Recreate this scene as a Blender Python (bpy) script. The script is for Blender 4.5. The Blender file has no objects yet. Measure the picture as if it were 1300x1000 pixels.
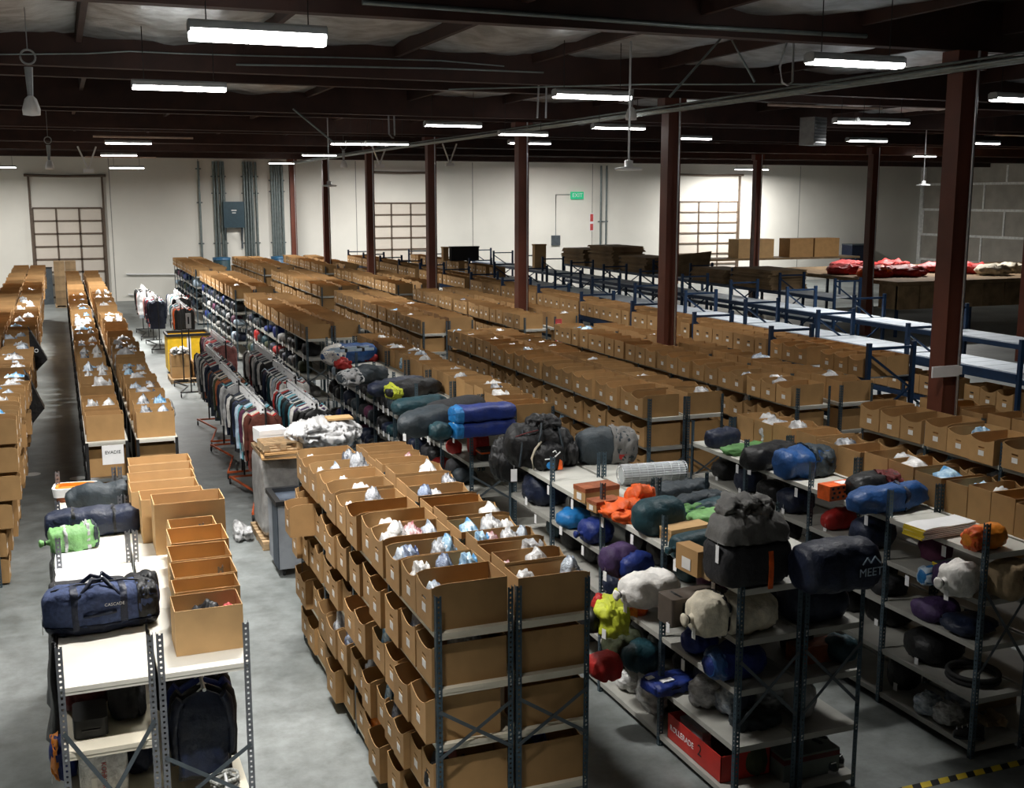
import bpy, math, random
from mathutils import Vector, Matrix, noise
SC = bpy.context.scene
COL = SC.collection
R = random.Random(11)
pi = math.pi

# ---------------------------------------------------------------- camera
F, PCX, PCY = 1450.0, 650.0, 500.0
CAMZ = 5.5
YAW, PITCH = math.radians(21.508), math.radians(9.7824)
CAM = Vector((0, 0, CAMZ))
_cy, _sy, _cp, _sp = math.cos(YAW), math.sin(YAW), math.cos(PITCH), math.sin(PITCH)
RIGHT = Vector((_cy, -_sy, 0)); FWD = Vector((_sy*_cp, _cy*_cp, -_sp)); UP = Vector((_sy*_sp, _cy*_sp, _cp))

def ray(u, v):
    return RIGHT*((u-PCX)/F) - UP*((v-PCY)/F) + FWD

def at(u, v, z=None, y=None, x=None):
    """the point of the place that the photo's pixel (u, v) shows, on a known level, depth or aisle plane"""
    d = ray(u, v)
    if z is not None: t = (z-CAMZ)/d.z
    elif y is not None: t = y/d.y
    else: t = x/d.x
    return CAM + d*t

# ---------------------------------------------------------------- materials
MATS = {}
def mat(key, col, rough=.6, metal=0., var=.12, scale=6., bump=0., bscale=40., coat=0., rnd=0., col2=None, sheen=0.):
    if key in MATS: return MATS[key]
    m = bpy.data.materials.new(key); m.use_nodes = True
    nt = m.node_tree; N = nt.nodes; L = nt.links
    b = N['Principled BSDF']
    b.inputs['Roughness'].default_value = rough
    b.inputs['Metallic'].default_value = metal
    if coat: b.inputs['Coat Weight'].default_value = coat; b.inputs['Coat Roughness'].default_value = .25
    if sheen: b.inputs['Sheen Weight'].default_value = sheen
    tc = N.new('ShaderNodeTexCoord')
    nz = N.new('ShaderNodeTexNoise'); nz.inputs['Scale'].default_value = scale; nz.inputs['Detail'].default_value = 5
    L.new(tc.outputs['Object'], nz.inputs['Vector'])
    rp = N.new('ShaderNodeValToRGB')
    c2 = col2 or tuple(c*(1+var) for c in col)
    c1 = col if col2 else tuple(c*(1-var) for c in col)
    rp.color_ramp.elements[0].position = .35; rp.color_ramp.elements[1].position = .65
    rp.color_ramp.elements[0].color = (*c1, 1); rp.color_ramp.elements[1].color = (*c2, 1)
    L.new(nz.outputs['Fac'], rp.inputs['Fac'])
    out = rp.outputs['Color']
    if rnd:
        oi = N.new('ShaderNodeObjectInfo'); mr = N.new('ShaderNodeMapRange')
        mr.inputs['To Min'].default_value = 1-rnd; mr.inputs['To Max'].default_value = 1+rnd
        L.new(oi.outputs['Random'], mr.inputs['Value'])
        mx = N.new('ShaderNodeVectorMath'); mx.operation = 'SCALE'
        L.new(out, mx.inputs[0]); L.new(mr.outputs['Result'], mx.inputs['Scale']); out = mx.outputs['Vector']
    L.new(out, b.inputs['Base Color'])
    if bump:
        n2 = N.new('ShaderNodeTexNoise'); n2.inputs['Scale'].default_value = bscale; n2.inputs['Detail'].default_value = 4
        L.new(tc.outputs['Object'], n2.inputs['Vector'])
        bp = N.new('ShaderNodeBump'); bp.inputs['Strength'].default_value = bump; bp.inputs['Distance'].default_value = .02
        L.new(n2.outputs['Fac'], bp.inputs['Height']); L.new(bp.outputs['Normal'], b.inputs['Normal'])
    MATS[key] = m
    return m

def emit(key, col, s):
    if key in MATS: return MATS[key]
    m = bpy.data.materials.new(key); m.use_nodes = True
    b = m.node_tree.nodes['Principled BSDF']
    b.inputs['Base Color'].default_value = (*col, 1)
    b.inputs['Emission Color'].default_value = (*col, 1); b.inputs['Emission Strength'].default_value = s
    MATS[key] = m
    return m

def holed(key, col, rough=.45, metal=.55):
    """painted slotted angle: rows of punched holes one can see through"""
    if key in MATS: return MATS[key]
    m = mat(key, col, rough, metal, var=.15, scale=9)
    nt = m.node_tree; N = nt.nodes; L = nt.links; b = N['Principled BSDF']
    tc = N.new('ShaderNodeTexCoord'); sp = N.new('ShaderNodeSeparateXYZ'); L.new(tc.outputs['Object'], sp.inputs[0])
    def M2(op, a, bb):
        n = N.new('ShaderNodeMath'); n.operation = op
        for i, q in enumerate((a, bb)):
            if q is None: continue
            if isinstance(q, (int, float)): n.inputs[i].default_value = q
            else: L.new(q, n.inputs[i])
        return n.outputs[0]
    zz = M2('ABSOLUTE', M2('SUBTRACT', M2('FRACT', M2('MULTIPLY', sp.outputs['Z'], 1/.042), None), .5), None)
    zok = M2('LESS_THAN', zz, .2)
    def near(s): return M2('LESS_THAN', M2('ABSOLUTE', M2('SUBTRACT', s, .024), None), .0075)
    hole = M2('MULTIPLY', zok, M2('MAXIMUM', near(sp.outputs['X']), near(sp.outputs['Y'])))
    L.new(M2('SUBTRACT', 1.0, hole), b.inputs['Alpha'])
    return m

# ---------------------------------------------------------------- mesh building
class MB:
    def __init__(s): s.v = []; s.f = []; s.m = []; s.sm = []
    def add(s, vs, fs, mi=0, sm=False):
        b = len(s.v); s.v += [tuple(p) for p in vs]
        for f in fs: s.f.append(tuple(b+i for i in f)); s.m.append(mi); s.sm.append(sm)
        return s
    def box(s, x0, x1, y0, y1, z0, z1, mi=0):
        v = [(x0,y0,z0),(x1,y0,z0),(x1,y1,z0),(x0,y1,z0),(x0,y0,z1),(x1,y0,z1),(x1,y1,z1),(x0,y1,z1)]
        return s.add(v, [(0,3,2,1),(4,5,6,7),(0,1,5,4),(1,2,6,5),(2,3,7,6),(3,0,4,7)], mi)
    def bar(s, p, q, w, t, up=(0,0,1), mi=0):
        """a flat bar from p to q, w wide (along up), t thick"""
        p, q, up = Vector(p), Vector(q), Vector(up)
        d = (q-p).normalized(); a = d.cross(up).normalized(); b = a.cross(d).normalized()
        vs = []
        for e in (p, q):
            for (i, j) in ((-1,-1),(1,-1),(1,1),(-1,1)): vs.append(e + a*(t/2*i) + b*(w/2*j))
        return s.add(vs, [(0,3,2,1),(4,5,6,7),(0,1,5,4),(1,2,6,5),(2,3,7,6),(3,0,4,7)], mi)
    def tube(s, pts, r, n=8, mi=0):
        pts = [Vector(p) for p in pts]; rings = []
        for i, p in enumerate(pts):
            d = (pts[min(i+1, len(pts)-1)]-pts[max(i-1, 0)]).normalized()
            a = d.cross(Vector((0,0,1)))
            if a.length < 1e-3: a = d.cross(Vector((1,0,0)))
            a.normalize(); b = d.cross(a)
            rr = r[i] if isinstance(r, (list, tuple)) else r
            rings.append([p + (a*math.cos(2*pi*k/n) + b*math.sin(2*pi*k/n))*rr for k in range(n)])
        vs = [q for g in rings for q in g]
        fs = [(i*n+k, i*n+(k+1) % n, (i+1)*n+(k+1) % n, (i+1)*n+k) for i in range(len(pts)-1) for k in range(n)]
        s.add(vs, fs, mi, True)
        s.add(rings[0], [tuple(range(n))[::-1]], mi); s.add(rings[-1], [tuple(range(n))], mi)
        return s
    def lathe(s, prof, n=20, c=(0,0,0), mi=0, axis='z'):
        vs = []
        for (r, h) in prof:
            for k in range(n):
                a = 2*pi*k/n; p = (r*math.cos(a), r*math.sin(a), h)
                if axis == 'x': p = (p[2], p[0], p[1])
                if axis == 'y': p = (p[1], p[2], p[0])
                vs.append((c[0]+p[0], c[1]+p[1], c[2]+p[2]))
        fs = [(i*n+k, i*n+(k+1) % n, (i+1)*n+(k+1) % n, (i+1)*n+k) for i in range(len(prof)-1) for k in range(n)]
        s.add(vs, fs, mi, True)
        s.add(vs[:n], [tuple(range(n))[::-1]], mi); s.add(vs[-n:], [tuple(range(n))], mi)
        return s
    def prism(s, poly, a, b, axis='y', mi=0, sm=False):
        """poly: points in the plane across the axis, extruded from a to b"""
        n = len(poly)
        def P(p, h): return {'y': (p[0], h, p[1]), 'x': (h, p[0], p[1]), 'z': (p[0], p[1], h)}[axis]
        vs = [P(p, a) for p in poly] + [P(p, b) for p in poly]
        s.add(vs, [tuple(range(n))[::-1], tuple(range(n, 2*n))], mi)
        s.add(vs, [(i, (i+1) % n, n+(i+1) % n, n+i) for i in range(n)], mi, sm)
        return s
    def xf(s, M):
        s.v = [tuple(M @ Vector(p)) for p in s.v]; return s
    def merge(s, o, M=None, mi=None):
        vs = o.v if M is None else [tuple(M @ Vector(p)) for p in o.v]
        b = len(s.v); s.v += vs
        for f, m, q in zip(o.f, o.m, o.sm): s.f.append(tuple(b+i for i in f)); s.m.append(m if mi is None else mi); s.sm.append(q)
        return s
    def mesh(s, name, mats):
        me = bpy.data.meshes.new(name); me.from_pydata(s.v, [], s.f)
        for m in (mats if isinstance(mats, (list, tuple)) else [mats]): me.materials.append(m)
        me.polygons.foreach_set('material_index', s.m); me.polygons.foreach_set('use_smooth', s.sm)
        me.update(); return me
    def build(s, name, mats, parent=None, loc=(0,0,0), rz=0., label=None):
        return put(name, s.mesh(name, mats), parent, loc, rz, label)

def put(name, me, parent=None, loc=(0,0,0), rz=0., label=None, scale=None, rot=None):
    o = bpy.data.objects.new(name, me); COL.objects.link(o)
    o.location = loc; o.rotation_euler = rot or (0, 0, rz)
    if scale: o.scale = scale
    if parent: o.parent = parent
    if label: o['label'] = label
    return o

USED = {}
def tag(o, label, cat, group=None, kind=None):
    if label in USED: USED[label] += 1
    else: USED[label] = 1
    o['label'] = label; o['category'] = cat
    if group: o['group'] = group
    if kind: o['kind'] = kind
    return o

def thing(name, label, cat, loc=(0,0,0), rz=0., group=None):
    o = bpy.data.objects.new(name, None); COL.objects.link(o)
    o.empty_display_size = .1
    o.location = loc; o.rotation_euler = (0, 0, rz)
    return tag(o, label, cat, group)

def struct(name, mb, mats, label=None, parent=None, cat=None):
    o = mb.build(name, mats, parent)
    if not parent:
        o['kind'] = 'structure'; o['label'] = label or name.replace('_', ' ') + ' of the warehouse'
        o['category'] = cat or name.split('_')[0]
    return o

ORD = ('first second third fourth fifth sixth seventh eighth ninth tenth eleventh twelfth thirteenth fourteenth fifteenth sixteenth seventeenth '
       'eighteenth nineteenth twentieth').split()
def nth(i):
    if i < 20: return ORD[i]
    if i >= 99: return 'hundred-and-' + nth(i-100) if i > 99 else 'hundredth'
    t = {2: 'twenty', 3: 'thirty', 4: 'forty', 5: 'fifty', 6: 'sixty', 7: 'seventy', 8: 'eighty', 9: 'ninety'}[(i+1)//10]
    if (i+1) % 10 == 0: return t[:-1] + 'ieth'
    return t + '-' + ORD[(i+1) % 10 - 1]

# ---------------------------------------------------------------- soft shapes
def spw(c, e): return math.copysign(abs(c)**e, c)

def soft(L, W, H, n=2.5, e=4., seg=30, ring=28, wr=.012, freq=7., seed=0, taper=(1., 1.), t0=0., t1=1., grow=1., pleat=0., flat=.9, caps=True, bend=0., sag=0.):
    """a stuffed cloth body along x, resting on z = 0: superellipse cross-section, rounded ends, wrinkles"""
    mb = MB(); vs = []; off = Vector((seed*3.7, seed*1.3, seed*2.1))
    for i in range(seg+1):
        t = t0 + (t1-t0)*i/seg
        q = abs(2*t-1)
        if caps and t0 == 0 and t1 == 1:
            q = abs(math.sin((i/seg-.5)*pi)); t = .5 + .5*math.sin((i/seg-.5)*pi)
        p = max(0., 1-min(q, 1.)**e)**(1/e)
        p = max(p, .02)*(taper[0]+(taper[1]-taper[0])*t)*grow
        x = (t-.5)*L
        for k in range(ring):
            a = 2*pi*k/ring
            y = W/2*p*spw(math.cos(a), 2/n); z = H/2*p*spw(math.sin(a), 2/n)
            P = Vector((x, y, z))
            d = noise.noise(P*freq+off) + .5*noise.noise(P*freq*2.3+off)
            if wr > .008:
                Q = Vector((P.x*.8+.25*noise.noise(P*5+off), P.y*1.3, P.z*1.3))
                d += .9*max(0, .28-abs(noise.noise(Q*freq*1.5+off*2)))*-4 + .45
                lf = wr*.55*noise.noise(P*2.6-off)/max(.05, min(W, H)/2)*1.6
            else: lf = 0
            if pleat: d += pleat*math.sin(a*9+seed)*max(0, q-.55)*2
            rr = 1 + lf + wr*d/max(.05, min(W, H)/2)
            zz = H/2*flat + z*rr - sag*(2*t-1)**2
            vs.append((x + wr*.6*noise.noise(P*freq*1.4-off), y*rr + bend*((2*t-1)**2-.5), max(zz, 0. if sag == 0 else -9)))
    fs = [(i*ring+k, i*ring+(k+1) % ring, (i+1)*ring+(k+1) % ring, (i+1)*ring+k) for i in range(seg) for k in range(ring)]
    mb.add(vs, fs, 0, True)
    mb.add(vs[:ring], [tuple(range(ring))[::-1]], 0, True); mb.add(vs[-ring:], [tuple(range(ring))], 0, True)
    return mb

def strap_mb(L, W, H, t, w=.03, n=2.5, e=4., flat=.9, taper=(1., 1.), grow=1.03):
    """a webbing band round a soft body of the same measures"""
    return soft(L, W, H, n, e, seg=3, ring=24, wr=.0, t0=t-w/L/2, t1=t+w/L/2, grow=grow, flat=flat, caps=False, taper=taper)

def tag_mb(p, h=.10, w=.055, drop=.05, face='x'):
    """a white paper tag on a string hanging from p"""
    mb = MB(); x, y, z = p
    mb.tube([(x, y, z), (x, y, z-drop)], .0015, 4)
    if face == 'x': mb.box(x-.002, x+.002, y-w/2, y+w/2, z-drop-h, z-drop)
    else: mb.box(x-w/2, x+w/2, y-.002, y+.002, z-drop-h, z-drop)
    return mb

def text_mesh(s, size, depth=.0015):
    cu = bpy.data.curves.new('text_tmp', 'FONT'); cu.body = s; cu.size = size; cu.extrude = depth
    cu.align_x = 'CENTER'; cu.align_y = 'CENTER'; cu.resolution_u = 2
    o = bpy.data.objects.new('text_tmp', cu); COL.objects.link(o)
    dg = bpy.context.evaluated_depsgraph_get(); dg.update()
    me = bpy.data.meshes.new_from_object(o.evaluated_get(dg))
    bpy.data.objects.remove(o); bpy.data.curves.remove(cu)
    return me
# ---------------------------------------------------------------- the palette
CARD = mat('kraft_cardboard', (.42, .243, .096), .85, var=.07, scale=5, rnd=.13)
CARD_FAR = mat('kraft_cardboard_mixed', (.39, .224, .088), .85, var=.13, scale=1.7)
CARD_PALE = mat('pale_kraft_cardboard', (.58, .365, .165), .82, var=.06, scale=5, rnd=.08)
CARD_OLD = mat('brown_flat_cardboard', (.25, .165, .085), .9, var=.25, scale=2.5, rnd=.15)
LABELW = mat('label_paper', (.80, .78, .74), .7, var=.05)
TAGW = mat('tag_card', (.90, .90, .90), .65, var=.04)
PAPER = mat('white_paper', (.85, .85, .85), .7, var=.03)
DECK_W = mat('white_deck', (.78, .75, .66), .45, var=.05, scale=2)
DECK_C = mat('cream_deck', (.74, .68, .54), .55, var=.08, scale=2.5)
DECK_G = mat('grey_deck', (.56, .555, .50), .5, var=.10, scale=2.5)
DECK_D = mat('shaded_deck', (.36, .355, .32), .55, var=.12, scale=2.5)  # darker copy of the grey deck: lower-shelf shade put into the colour
DECK_P = mat('pallet_rack_deck', (.60, .66, .72), .4, var=.08, scale=.8)
ANGLE_L = holed('slotted_angle_grey', (.22, .23, .25))
ANGLE = holed('slotted_angle_blue_grey', (.075, .115, .145))
STEEL_D = mat('dark_grey_steel', (.10, .12, .135), .45, .4)
BLUE_ST = mat('blue_rack_steel', (.012, .035, .085), .45, .2)
BLACK_M = mat('black_metal', (.02, .02, .021), .5, .3)
CHROME = mat('bright_metal', (.62, .64, .66), .3, .9, var=.04)
GREY_M = mat('grey_metal', (.33, .35, .36), .5, .5)
WHITE_P = mat('white_plastic', (.80, .80, .80), .4, var=.03)
ORANGE_B = mat('orange_base_paint', (.55, .10, .025), .5)
RUBBER = mat('black_rubber', (.02, .02, .02), .75)
WOODP = mat('pallet_wood', (.42, .29, .16), .85, var=.2, scale=10)
GLULAM = mat('brown_glulam', (.032, .011, .007), .7, var=.25, scale=3)
COLM = mat('brown_column_paint', (.12, .033, .018), .5, var=.15, scale=2)
FOIL = mat('foil_insulation', (.40, .43, .44), .36, .6, var=.35, scale=3, bump=.9, bscale=7)
ROOFD = mat('roof_deck', (.018, .011, .008), .9)
CONDUIT = mat('galvanised_conduit', (.22, .26, .26), .4, .7)
def fab(key, c, rough=.52, var=.22, scale=7, **k):
 c = tuple(q*(.62 if max(c) < .09 else .85 if max(c) < .3 else 1) for q in c)
 return mat('cloth_'+key, c, rough, var=var, scale=scale, bump=.85, bscale=13, **k)
FB = dict(
 navy=fab('navy', (.012, .022, .06)), black=fab('black', (.0075, .008, .0095)), blue=fab('blue', (.012, .075, .25), .5),
 royal=fab('royal', (.010, .030, .20), .55), sky=fab('sky', (.012, .17, .45), .5), teal=fab('teal', (.010, .065, .085), .55),
 slate=fab('slate', (.035, .052, .065), .6), green=fab('green', (.19, .42, .14), .55), leaf=fab('leaf', (.10, .26, .075), .6),
 orange=fab('orange', (.78, .115, .012), .55), amber=fab('amber', (.85, .27, .02), .5), red=fab('red', (.42, .018, .015), .6),
 maroon=fab('maroon', (.12, .012, .012), .65), grey=fab('grey', (.19, .185, .175), .7), lgrey=fab('lgrey', (.42, .42, .42), .7),
 cream=fab('cream', (.66, .60, .47), .8), white=fab('white', (.74, .72, .68), .8), denim=fab('denim', (.062, .092, .21), .8, scale=30),
 lime=fab('lime', (.50, .55, .035), .6), brown=fab('brown', (.10, .020, .009), .8), olive=fab('olive', (.06, .075, .03), .8),
 purple=fab('purple', (.05, .022, .09), .7), pink=fab('pink', (.55, .22, .20), .75), coral=fab('coral', (.55, .07, .07), .7),
 aqua=fab('aqua', (.13, .42, .50), .65), char=fab('char', (.028, .028, .032), .75), rust=fab('rust', (.30, .085, .03), .8),
 tan=fab('tan', (.36, .26, .15), .85), plum=fab('plum', (.11, .02, .06), .7), ice=fab('ice', (.48, .60, .72), .7))
def polybag(key, a, b):
    m = mat('poly_'+key, a, .25, col2=b, scale=13, bump=.9, bscale=26, coat=.3); return m
PB = [polybag('clear', (.28, .28, .28), (.66, .66, .66)), polybag('clear_blue', (.20, .25, .32), (.60, .66, .72)), polybag('smoke', (.045, .05, .06), (.55, .57, .60)),
      polybag('sky', (.04, .22, .45), (.55, .75, .88)), polybag('milky', (.48, .47, .45), (.78, .77, .75)), polybag('dark', (.015, .018, .03), (.22, .24, .28)),
      polybag('pinkish', (.30, .07, .08), (.75, .62, .62)), polybag('navy', (.02, .035, .11), (.35, .42, .55))]
# ---------------------------------------------------------------- the building
XL, XR, YB, YF, ZC = -7.5, 56.0, -5.0, 64.6, 8.15

def floor_mat():
    m = mat('concrete_floor', (.155, .17, .165), .42, var=.1, scale=.5, col2=(.27, .29, .285))
    nt = m.node_tree; N = nt.nodes; L = nt.links; b = N['Principled BSDF']
    rp = [n for n in N if n.type == 'VALTORGB'][0]
    tc = [n for n in N if n.type == 'TEX_COORD'][0]
    n2 = N.new('ShaderNodeTexNoise'); n2.inputs['Scale'].default_value = 3.2; n2.inputs['Detail'].default_value = 8; n2.inputs['Roughness'].default_value = .7
    L.new(tc.outputs['Object'], n2.inputs['Vector'])
    r2 = N.new('ShaderNodeValToRGB'); r2.color_ramp.elements[0].position = .33; r2.color_ramp.elements[0].color = (.62, .62, .60, 1)
    r2.color_ramp.elements[1].position = .62; r2.color_ramp.elements[1].color = (1.06, 1.06, 1.06, 1)
    L.new(n2.outputs['Fac'], r2.inputs['Fac'])
    mx = N.new('ShaderNodeMix'); mx.data_type = 'RGBA'; mx.blend_type = 'MULTIPLY'; mx.inputs['Factor'].default_value = 1
    L.new(rp.outputs['Color'], mx.inputs['A']); L.new(r2.outputs['Color'], mx.inputs['B'])
    L.new(mx.outputs['Result'], b.inputs['Base Color'])
    mr = N.new('ShaderNodeMapRange'); mr.inputs['To Min'].default_value = .3; mr.inputs['To Max'].default_value = .6
    L.new(n2.outputs['Fac'], mr.inputs['Value']); L.new(mr.outputs['Result'], b.inputs['Roughness'])
    return m
struct('floor', MB().box(XL, XR, YB, YF, -.2, 0), floor_mat(), 'grey stained concrete warehouse floor', cat='floor')

WALLM = mat('painted_concrete_wall', (.80, .78, .71), .8, var=.05, scale=.35)
WALLD = mat('wall_joint', (.30, .29, .27), .8)
fw = struct('wall_back', MB().box(XL, XR, YF, YF+.3, 0, ZC+.2), WALLM, 'off-white painted concrete end wall', cat='wall')
struct('wall_left', MB().box(XL-.3, XL, YB, YF, 0, ZC+.2), WALLM, 'plain wall along the long side', cat='wall')
struct('wall_front', MB().box(XL, XR, YB-.3, YB, 0, ZC+.2), WALLM, 'wall behind the shelving ends', cat='wall')
PANELW = mat('grey_insulated_wall', (.40, .37, .32), .85, var=.1, scale=1.2)
BATTEN = mat('pale_batten', (.85, .85, .82), .7)
wr_ = struct('wall_right', MB().box(XR, XR+.3, YB, YF, 0, ZC+.2), PANELW, 'grey-brown panelled side wall with pale battens', cat='wall')
b = MB()
for z in (1.25, 2.95, 4.65, 6.35): b.box(XR-.06, XR, 20, YF-.1, z-.08, z+.08)
for k in range(12):
    y0 = YF-.4 - k*3.7
    for j, (za, zb) in enumerate(((0, 1.25), (1.25, 2.95), (2.95, 4.65), (4.65, 6.35), (6.35, 7.5))):
        yy = y0 - (1.85 if j % 2 else 0)
        b.box(XR-.05, XR, yy-.07, yy+.07, za, zb)
b.box(XR-.08, XR, YF-.35, YF-.02, 0, 7.5)
b.build('wall_batten', BATTEN, wr_)
jb = MB()
for u in (140, 253, 452, 752, 1015, 600):
    x = at(u, 250, y=YF).x; jb.box(x-.02, x+.02, YF-.008, YF, 0, 7.5)
jb.build('wall_joint', WALLD, fw)

# ceiling: dark deck, glulam beams across, purlins between them, foil blankets sagging in the bays
ce = struct('ceiling', MB().box(XL, XR, YB, YF, ZC, ZC+.15), ROOFD, 'dark timber roof deck with foil insulation', cat='ceiling')
COLY = [12.95+8.2*k for k in range(7)]
BEAMY = sorted(COLY[:] + [18.5, 26.6, 34.3, 43.0, 50.2, 58.4, 4.75])
for i, y in enumerate(BEAMY):
    zb = 7.48 if y in COLY else 7.38
    struct('beam', MB().box(XL, XR, y-.1, y+.1, zb, ZC), GLULAM, nth(i) + ' dark brown timber beam across the roof', cat='beam')
pm, fm = MB(), MB()
rr = random.Random(3)
for i in range(len(BEAMY)-1):
    ya, yb = BEAMY[i]+.1, BEAMY[i+1]-.1
    x = XL+.6+rr.random()*.5
    while x < XR-2.4:
        pm.box(x-.04, x+.04, ya, yb, 7.72, ZC)
        if yb-ya > 1.6 and rr.random() < .72:
            nx, ny = 16, 12; s = rr.random()*9; vs = []
            f0, f1 = (0, 1) if rr.random() < .75 else (.05, .55+.3*rr.random())
            zt = 7.93 - .1*rr.random()
            for a in range(nx+1):
                for c in range(ny+1):
                    px = x+.05+2.3*a/nx; py = ya + (yb-ya)*(f0+(f1-f0)*c/ny)
                    sg = .16*math.sin(pi*a/nx)*math.sin(pi*(.15+.7*c/ny))
                    vs.append((px, py, zt-sg-.05*noise.noise(Vector((px*1.5+s, py*1.5, s)))+.09*max(0, .3-abs(noise.noise(Vector((px*2.2+s, py*.9, s)))))))
            fm.add(vs, [(a*(ny+1)+c, (a+1)*(ny+1)+c, (a+1)*(ny+1)+c+1, a*(ny+1)+c+1) for a in range(nx) for c in range(ny)], 0, True)
        x += 2.4
pm.build('purlin', GLULAM, ce)
fi = fm.build('foil_insulation', FOIL, ce, label='silver foil insulation sagging between the purlins')
fi['kind'] = 'stuff'

# columns
def column(x, y, z1, lab, w=.30):
    o = thing('steel_column', lab, 'column', (x, y, 0)); o['kind'] = 'structure'
    m = MB(); t = .02
    m.box(-w/2, -w/2+t, -w/2, w/2, 0, z1).box(w/2-t, w/2, -w/2, w/2, 0, z1).box(-w/2+t, w/2-t, -.012, .012, 0, z1)
    m.box(-w/2+t, w/2-t, -w/2+.02, -w/2+.035, 0, z1)
    m.build('shaft', COLM, o)
    MB().box(-.25, .25, -.16, .16, z1-.25, z1).build('bracket', COLM, o)
    MB().tube([(w/2+.02, -w/2-.025, .9), (w/2-.06, -w/2-.025, 2.2), (w/2-.06, -w/2-.025, z1)], .02, 8).build('conduit', CHROME, o)
    return o
for k, y in enumerate(COLY):
    column(11.85, y, 7.48, f'brown steel column rising through the carton shelving, {nth(k)} of its line')
for k, y in enumerate((29.4, 37.6, 45.75, 53.95)):
    column(30.2, y, 7.42, f'brown steel column on the side with the panelled wall, {nth(k)} of its line', .32)
sb = thing('notice_board', 'white notice card fixed around the nearest brown column', 'notice', (11.85, 12.95-.17, 0))
p0 = at(1183, 479, y=12.76); p1 = at(1217, 465, y=12.76)
MB().box(p0.x-11.85, p1.x-11.85, -.03, -.005, p1.z-.14, p1.z+.02).build('card', PAPER, sb)
MB().box(p1.x-11.85, p1.x-11.85+.06, -.03, .12, p1.z-.12, p1.z).build('side_card', PAPER, sb)

# roll-up doors in the end wall
DOORM = mat('door_panel', (.66, .60, .52), .6, var=.04, scale=.8)
DOORF = mat('door_rail', (.12, .085, .06), .6)
for n, (u0, u1, zt, ztop) in enumerate(((40, 128, 4.93, 6.6), (471, 545, 5.15, 6.9), (862, 936, 5.2, 6.9))):
    x0, x1 = at(u0, 250, y=YF).x, at(u1, 250, y=YF).x
    d = struct(f'door_{n+1}', MB().box(x0, x1, YF-.06, YF-.001, 0, zt), DOORM, 'pale sectional roll-up door in the end wall, ' + nth(n) + ' from the empty-floor side', cat='door')
    g = MB(); k = 0; z = zt
    while z > .1:
        g.box(x0, x1, YF-.10, YF-.055, z-.045, z+.045); z -= .66
    for j in range(4):
        xx = x0 + (x1-x0)*j/3; g.box(xx-.045, xx+.045, YF-.10, YF-.055, 0, zt)
    g.build('door_rail', DOORF, d)
    t = MB()
    for xx in (x0-.1, x1+.1): t.box(xx-.05, xx+.05, YF-.16, YF-.001, 0, ztop)
    t.tube([(x0-.3, YF-.18, ztop), ((x0+x1)/2, YF-.18, ztop-.04), (x1+.3, YF-.18, ztop)], .07, 8)
    t.build('door_track', DOORF, d)

# pipes, panel and signs on the end wall
def vpipes(us, z0, z1, r, lab, clips, m=CONDUIT):
    xs = [at(u, 250, y=YF).x for u in us]
    o = thing('wall_pipes', lab, 'pipes', (xs[0], YF, 0)); o['kind'] = 'structure'; o.name = 'trim_1'
    for x in xs:
        MB().tube([(x-xs[0], -.1, z0), (x-xs[0], -.1, z1)], r, 8).build('pipe', m, o)
    for z in clips: MB().box(-.15, xs[-1]-xs[0]+.15, -.06, -.001, z-.03, z+.03).build('clip', STEEL_D, o)
vpipes((272, 276, 281, 284), 1.6, 7.4, .07, 'four wall conduits beside the blue-grey electrical panel', (3.0, 5.7, 6.6))
vpipes((310, 313.5, 317, 320, 325), 1.6, 7.4, .07, 'five wall conduits behind the electrical panel', (3.0, 5.7, 6.6))
vpipes((345, 348, 351, 354, 358), 1.9, 7.4, .08, 'close bunch of conduits dropping to a blue drum', (3.0, 5.8, 6.4))
vpipes((253,), 1.2, 7.4, .06, 'single wall pipe with side brackets', (3.0, 5.2, 7.0))
vpipes((762, 769), 1.6, 7.4, .06, 'pair of wall pipes beside the exit sign', (4.0,))
PANEL = mat('panel_blue_grey', (.035, .075, .10), .4, .2)
pc = at(296, 288, y=YF)
ep = thing('electrical_panel', 'blue-grey electrical panel mounted high on the end wall', 'electrical panel', (pc.x, YF-.05, 0))
w = .55; MB().box(-w, w, -.5, 0, 3.85, 5.25).build('cabinet', PANEL, ep)
MB().box(-.14, .14, -.515, -.5, 4.75, 4.82).box(-.1, .1, -.515, -.5, 4.62, 4.68).build('name_plate', PAPER, ep)
for s in (-1, 1):
    MB().bar((s*.45, -.45, 3.85), (s*.45, -.05, 3.1), .06, .06, (1,0,0)).box(s*.45-.04, s*.45+.04, -.08, 0, 2.7, 3.85).build('support', STEEL_D, ep)
dr = at(355, 322, y=63)
for (u, v, lab) in ((355, 325, 'blue plastic drum standing against the end wall under the conduits'), (281, 322, 'small teal drum at the foot of the wall conduits')):
    p = at(u, v, y=63.6); o = thing('plastic_drum', lab, 'drum', (p.x, 63.6, 0), group=None)
    MB().lathe([(.42, 0), (.46, .1), (.46, 2.2), (.40, 2.25)], 20).build('barrel', FB['teal'] if u == 281 else mat('drum_blue', (.02, .10, .20), .4), o)
    MB().lathe([(.48, 2.15), (.48, 2.28), (.1, 2.3)], 20).build('lid', mat('drum_blue', (.02, .10, .20), .4), o)
es = at(732, 248, y=YF)
o = thing('exit_sign', 'green exit sign on a wall conduit', 'sign', (es.x, YF, es.z))
MB().box(-.42, .42, -.12, 0, -.22, .22).build('sign_box', emit('exit_green', (.02, .5, .24), .1), o)
tm = text_mesh('EXIT', .34); put('lettering', tm, o, (0, -.125, 0), rot=(pi/2, 0, 0)).data.materials.append(PAPER)
q = at(705, 305, y=YF)
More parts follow.
